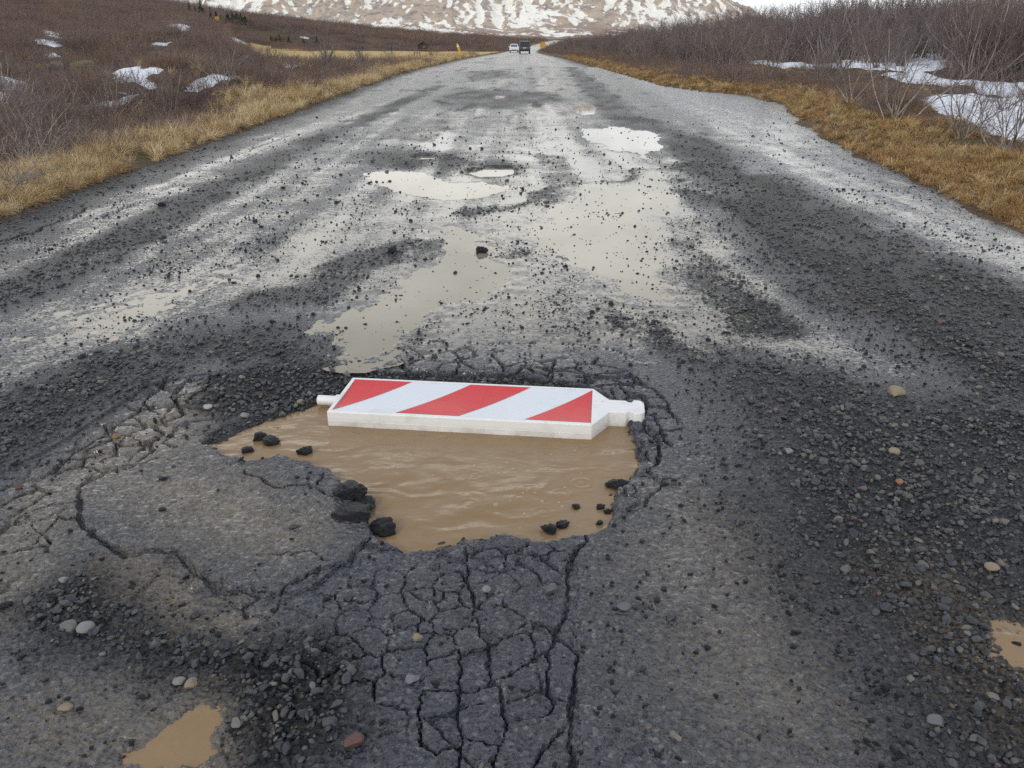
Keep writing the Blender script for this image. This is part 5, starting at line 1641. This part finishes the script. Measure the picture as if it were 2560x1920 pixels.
# spruces on the skyline
def spruce(x, y, h, seed, label, group=None, wide=.30):
    r = np.random.default_rng(seed); z0 = float(ground_z(x, y)) - .1
    o = link('spruce_tree', np_mesh('spruce_trunk', *tubes([(np.array([(0, 0, 0), (0, 0, h * .5), (0, 0, h)]), h * .022, .01, 6)]), M['bark']))
    V_ = []; F_ = []
    nw = 15
    for i in range(nw):
        t = i / (nw - 1); zz_ = h * (.08 + .90 * t); rad = h * wide * (1 - t) ** .85 * r.uniform(.8, 1.15) + .03
        for b in range(11):
            a = r.uniform(0, 6.283); rr = rad * r.uniform(.6, 1.15); wd = rr * .26
            ca, sa = math.cos(a), math.sin(a); dz_ = -rr * r.uniform(.1, .5)
            k_ = len(V_)
            V_ += [(0, 0, zz_ + .04 * h), (ca * rr * .55 - sa * wd, sa * rr * .55 + ca * wd, zz_ + dz_ * .5), (ca * rr, sa * rr, zz_ + dz_), (ca * rr * .55 + sa * wd, sa * rr * .55 - ca * wd, zz_ + dz_ * .5), ]
            F_ += [(k_, k_ + 1, k_ + 2, k_ + 3)]
    link('crown', np_mesh('spruce_crown', V_, F_, M['spruce'], False), o)
    o.location = (x, y, z0)
    return tag(o, label, 'spruce', group)
def sky_spot(px, Y):
    X = (px - 1280) / FPX * (Y * CT + CAM_H * ST)
    return X, Y
spr = [(473, 212, 2.6, 'slender spruce at the left end of the skyline row', .18), (489, 214, 3.9, 'tall spruce second from the left on the skyline', .26), (503, 214, 2.5, 'short spruce between the two tall skyline spruces', .34),
       (517, 213, 4.6, 'tallest broad spruce on the left skyline', .32), (539, 214, 3.4, 'narrow pointed spruce right of the tallest one', .22), (552, 216, 2.4, 'small spruce beside the yellow board on the skyline', .36)]
for i, (px, Y, h_, l_, w_) in enumerate(spr):
    spruce(*sky_spot(px, Y), h_, 840 + i, l_, None, w_)
for i, (px, h_) in enumerate([(580, 2.4), (592, 3.0), (602, 3.1), (612, 3.0), (622, 2.6), (634, 1.8)]):
    spruce(*sky_spot(px, 218), h_, 860 + i, 'dark spruce in the dense clump on the skyline', 'spruce clump on the skyline', .55)
for i, (px, h_) in enumerate([(681, 1.5), (694, 1.5), (702, 2.0), (724, 1.7), (760, 1.6), (795, 2.1)]):
    spruce(*sky_spot(px, 205), h_, 880 + i, 'little spruce in the row on the far slope', 'little spruces on the far slope', .4)

# ------------------------------------------------------------------ far objects
M['yellow'] = mat_simple('marker_yellow', (.62, .36, .035), .5, .2, 8)
M['orange'] = mat_simple('sign_orange', (.50, .29, .05), .5, .1, 8)
M['blackwood'] = mat_simple('black_timber', (.022, .021, .022), .7, .3, 6)
M['greywood'] = mat_simple('weathered_post', (.14, .12, .11), .8, .3, 10)
M['dark'] = mat_simple('dark_trim', (.012, .012, .013), .5)
M['tyre'] = mat_simple('tyre_rubber', (.015, .015, .016), .8)
M['rim'] = mat_simple('wheel_rim', (.35, .35, .36), .35, metal=1)
M['glass'] = mat_simple('dark_glass', (.02, .028, .032), .06)
M['wshield'] = mat_simple('windscreen_glass', (.10, .16, .21), .08)
M['vanpaint'] = mat_simple('van_paint', (.055, .062, .062), .3)
M['silver'] = mat_simple('silver_paint', (.36, .36, .37), .35, metal=.3)
M['carwhite'] = mat_simple('white_paint', (.78, .79, .80), .25)
M['redlens'] = mat_simple('red_lens', (.55, .03, .04), .25)
M['lamp'] = mat_simple('lamp_lens', (.75, .77, .8), .1)
M['plate'] = mat_simple('number_plate', (.72, .72, .70), .5)

# marker post
e = empty('marker_post', (-5.48, 92, float(terrain(-5.6, 92)) - .05)); e.rotation_euler = (0, math.radians(-20), 0)
bm = bmesh.new(); prism(bm, [(-.12, -.04), (.12, -.04), (.12, .04), (-.12, .04)], 2, -.1, 1.55)
bm_obj('post', bm, M['yellow'], e, bevel=.02)
bm = bmesh.new(); box(bm, -.125, .125, -.045, .045, 1.22, 1.36); bm_obj('reflector', bm, M['plate'], e)
tag(e, 'yellow roadside marker post leaning left at the far left road edge', 'marker post')
# round sign
sxp, syp = 6.1, 166.0
e = empty('road_sign', (sxp, syp, float(terrain(7.2, syp))))
bm = bmesh.new(); cyl(bm, (0, .06, -.2), (0, .06, 1.9), .04, n=10); bm_obj('post', bm, M['greywood'], e)
bm = bmesh.new(); cyl(bm, (0, 0, 1.32), (0, .03, 1.32), .58, n=32); bm_obj('sign_panel', bm, M['orange'], e)
bm = bmesh.new(); cyl(bm, (.08, -.012, 1.34), (.08, .0, 1.34), .30, n=28); bm_obj('sign_ring', bm, M['yellow'], e)
bm = bmesh.new(); cyl(bm, (.08, -.022, 1.34), (.08, -.013, 1.34), .19, n=28); bm_obj('sign_centre', bm, M['orange'], e)
tag(e, 'round orange yellow road sign far ahead on the right', 'road sign')
# yellow board on the skyline
X, Y = sky_spot(553, 210)
e = empty('board', (X, Y, float(terrain(X, Y))))
bm = bmesh.new(); box(bm, -.5, .5, -.05, .05, .35, 1.25); bm_obj('panel', bm, M['orange'], e)
for s_ in (-.42, .42):
    bm = bmesh.new(); box(bm, s_ - .04, s_ + .04, .05, .12, -.2, 1.15); bm_obj('post', bm, M['greywood'], e)
tag(e, 'small yellow board below the spruces on the left skyline', 'board')
# hut
X, Y = sky_spot(1058, 196)
e = empty('hut', (X, Y, float(terrain(X, Y)) - .05), .12)
bm = bmesh.new(); prism(bm, [(-1.2, .45), (1.2, .45), (1.2, 1.35), (0, 1.95), (-1.2, 1.35)], 1, -1.3, 1.3); bm_obj('wall', bm, M['blackwood'], e)
for s_ in (-1, 1):
    bm = bmesh.new()
    prism(bm, [(0, 1.99), (0, 2.07), (s_ * 1.5, 1.32), (s_ * 1.5, 1.24)], 1, -1.5, 1.5); bm_obj('roof', bm, M['blackwood'], e)
for sx_, sy_ in ((-1.05, -1.15), (1.05, -1.15), (-1.05, 1.15), (1.05, 1.15), (0, -1.15)):
    bm = bmesh.new(); box(bm, sx_ - .12, sx_ + .12, sy_ - .12, sy_ + .12, -.2, .45); bm_obj('foundation_post', bm, M['greywood'], e)
bm = bmesh.new(); box(bm, -.1, .55, -1.34, -1.303, .7, 1.2); bm_obj('door', bm, M['greywood'], e)
tag(e, 'small black hut on the straw field', 'hut')
# box on a post
X, Y = sky_spot(980, 98)
e = empty('box_post', (X, Y, float(terrain(X, Y))))
bm = bmesh.new(); box(bm, -.035, .035, -.035, .035, -.2, .75); bm_obj('post', bm, M['greywood'], e)
bm = bmesh.new(); prism(bm, [(-.12, .75), (.12, .75), (.12, 1.05), (0, 1.15), (-.12, 1.05)], 1, -.12, .12); bm_obj('box', bm, M['dark'], e)
bm = bmesh.new(); box(bm, -.17, .17, -.16, .16, 1.15, 1.18); bm_obj('lid', bm, M['dark'], e)
tag(e, 'dark box on a thin post standing at the edge of the field', 'box on post')
# bit of fence
X, Y = sky_spot(1043, 86)
e = empty('fence', (X, Y, float(terrain(X, Y))))
for s_ in (-.28, 0, .28):
    bm = bmesh.new(); box(bm, s_ - .04, s_ + .04, -.04, .04, -.2, .62); bm_obj('post', bm, M['greywood'], e)
bm = bmesh.new(); box(bm, -.34, .34, -.065, -.042, .48, .56); bm_obj('rail', bm, M['greywood'], e)
tag(e, 'short piece of wooden fence left of the leaning marker post', 'fence')

# vehicles
def taper(o, z0, z1, k):
    for v in o.data.vertices:
        if v.co.z > z0: v.co.x *= 1 - k * (v.co.z - z0) / (z1 - z0)
def wheel(root, x, y, r_, w_):
    bm = bmesh.new(); cyl(bm, (x - w_ / 2, y, r_), (x + w_ / 2, y, r_), r_, n=20); t = bm_obj('wheel', bm, M['tyre'], root, bevel=.03)
    sgn = 1 if x > 0 else -1
    bm = bmesh.new(); cyl(bm, (x + sgn * w_ * .5, y, r_), (x + sgn * (w_ * .5 + .012), y, r_), r_ * .62, n=16); bm_obj('rim', bm, M['rim'], t)
def van(loc, rz):
    e = empty('van', loc, rz)
    bm = bmesh.new()
    prism(bm, [(0, .42), (-.02, .75), (.0, 1.02), (.20, 1.82), (.42, 1.95), (3.0, 1.97), (3.35, 1.86), (4.05, 1.18), (4.75, 1.0), (4.88, .7), (4.85, .38)], 0, -.97, .97)
    b = bm_obj('body', bm, M['vanpaint'], e, bevel=.07, seg=3); taper(b, 1.0, 1.97, .14)
    bm = bmesh.new(); prism(bm, [(-.012, 1.10), (-.03, 1.10), (.135, 1.76), (.155, 1.76)], 0, -.72, .72); bm_obj('rear_window', bm, M['glass'], e, bevel=.004)
    bm = bmesh.new(); box(bm, -.93, .93, -.10, -.005, .36, .62); bm_obj('bumper', bm, M['dark'], e, bevel=.03)
    for s_ in (-1, 1):
        bm = bmesh.new(); box(bm, s_ * .9 - .085, s_ * .9 + .085, -.055, .05, .78, 1.12); bm_obj('tail_light', bm, M['redlens'], e, bevel=.01)
        bm = bmesh.new(); box(bm, s_ * .905 - .022, s_ * .905 + .022, .5, 3.0, 1.2, 1.72); bm_obj('side_window', bm, M['glass'], e)
        bm = bmesh.new(); box(bm, s_ * 1.06 - .09, s_ * 1.06 + .09, 3.35, 3.45, 1.12, 1.34); bm_obj('mirror', bm, M['dark'], e, bevel=.02)
        bm = bmesh.new(); box(bm, s_ * .985 - .012, s_ * .985 + .012, .3, 4.4, .45, 1.0); bm_obj('side_panel', bm, M['silver'], e)
        wheel(e, s_ * .82, .85, .34, .24); wheel(e, s_ * .82, 3.95, .34, .24)
    bm = bmesh.new(); box(bm, -.26, .26, -.045, -.022, .82, .94); bm_obj('number_plate', bm, M['plate'], e)
    bm = bmesh.new(); prism(bm, [(.22, 1.86), (.10, 1.90), (.30, 1.99), (.5, 1.99)], 0, -.7, .7); bm_obj('spoiler', bm, M['silver'], e)
    return tag(e, 'dark grey van seen from behind driving away on the far road', 'van')
def car(loc, rz):
    e = empty('car', loc, rz)
    bm = bmesh.new()
    prism(bm, [(.05, .30), (-.02, .55), (.05, .78), (.30, .88), (1.15, 1.02), (1.85, 1.50), (2.3, 1.58), (3.3, 1.56), (4.1, 1.15), (4.35, 1.0), (4.4, .4)], 0, -.9, .9)
    b = bm_obj('body', bm, M['carwhite'], e, bevel=.08, seg=3); taper(b, .95, 1.58, .26)
    bm = bmesh.new(); prism(bm, [(1.17, 1.045), (1.15, 1.06), (1.80, 1.49), (1.83, 1.475)], 0, -.66, .66); bm_obj('windscreen', bm, M['wshield'], e)
    bm = bmesh.new(); box(bm, -.42, .42, -.045, .02, .50, .72); bm_obj('grille', bm, M['silver'], e, bevel=.01)
    bm = bmesh.new(); box(bm, -.80, .80, -.04, .03, .30, .45); bm_obj('bumper', bm, M['dark'], e, bevel=.02)
    bm = bmesh.new(); box(bm, -.26, .26, -.065, -.046, .52, .63); bm_obj('number_plate', bm, M['plate'], e)
    for s_ in (-1, 1):
        bm = bmesh.new(); box(bm, s_ * .68 - .16, s_ * .68 + .16, -.03, .12, .64, .80); bm_obj('headlight', bm, M['lamp'], e, bevel=.02)
        bm = bmesh.new(); box(bm, s_ * .99 - .09, s_ * .99 + .09, 1.5, 1.6, 1.02, 1.18); bm_obj('mirror', bm, M['carwhite'], e, bevel=.03)
        bm = bmesh.new(); box(bm, s_ * .80 - .015, s_ * .80 + .015, 1.9, 3.6, 1.1, 1.42); bm_obj('side_window', bm, M['glass'], e)
        wheel(e, s_ * .78, .85, .33, .22); wheel(e, s_ * .78, 3.5, .33, .22)
    return tag(e, 'white car with its nose towards us, coming past the van', 'car')
van((2.15, 143, float(road_z(143)) + .0), -.02)
car((.42, 166, float(road_z(166)) + .0), .0)
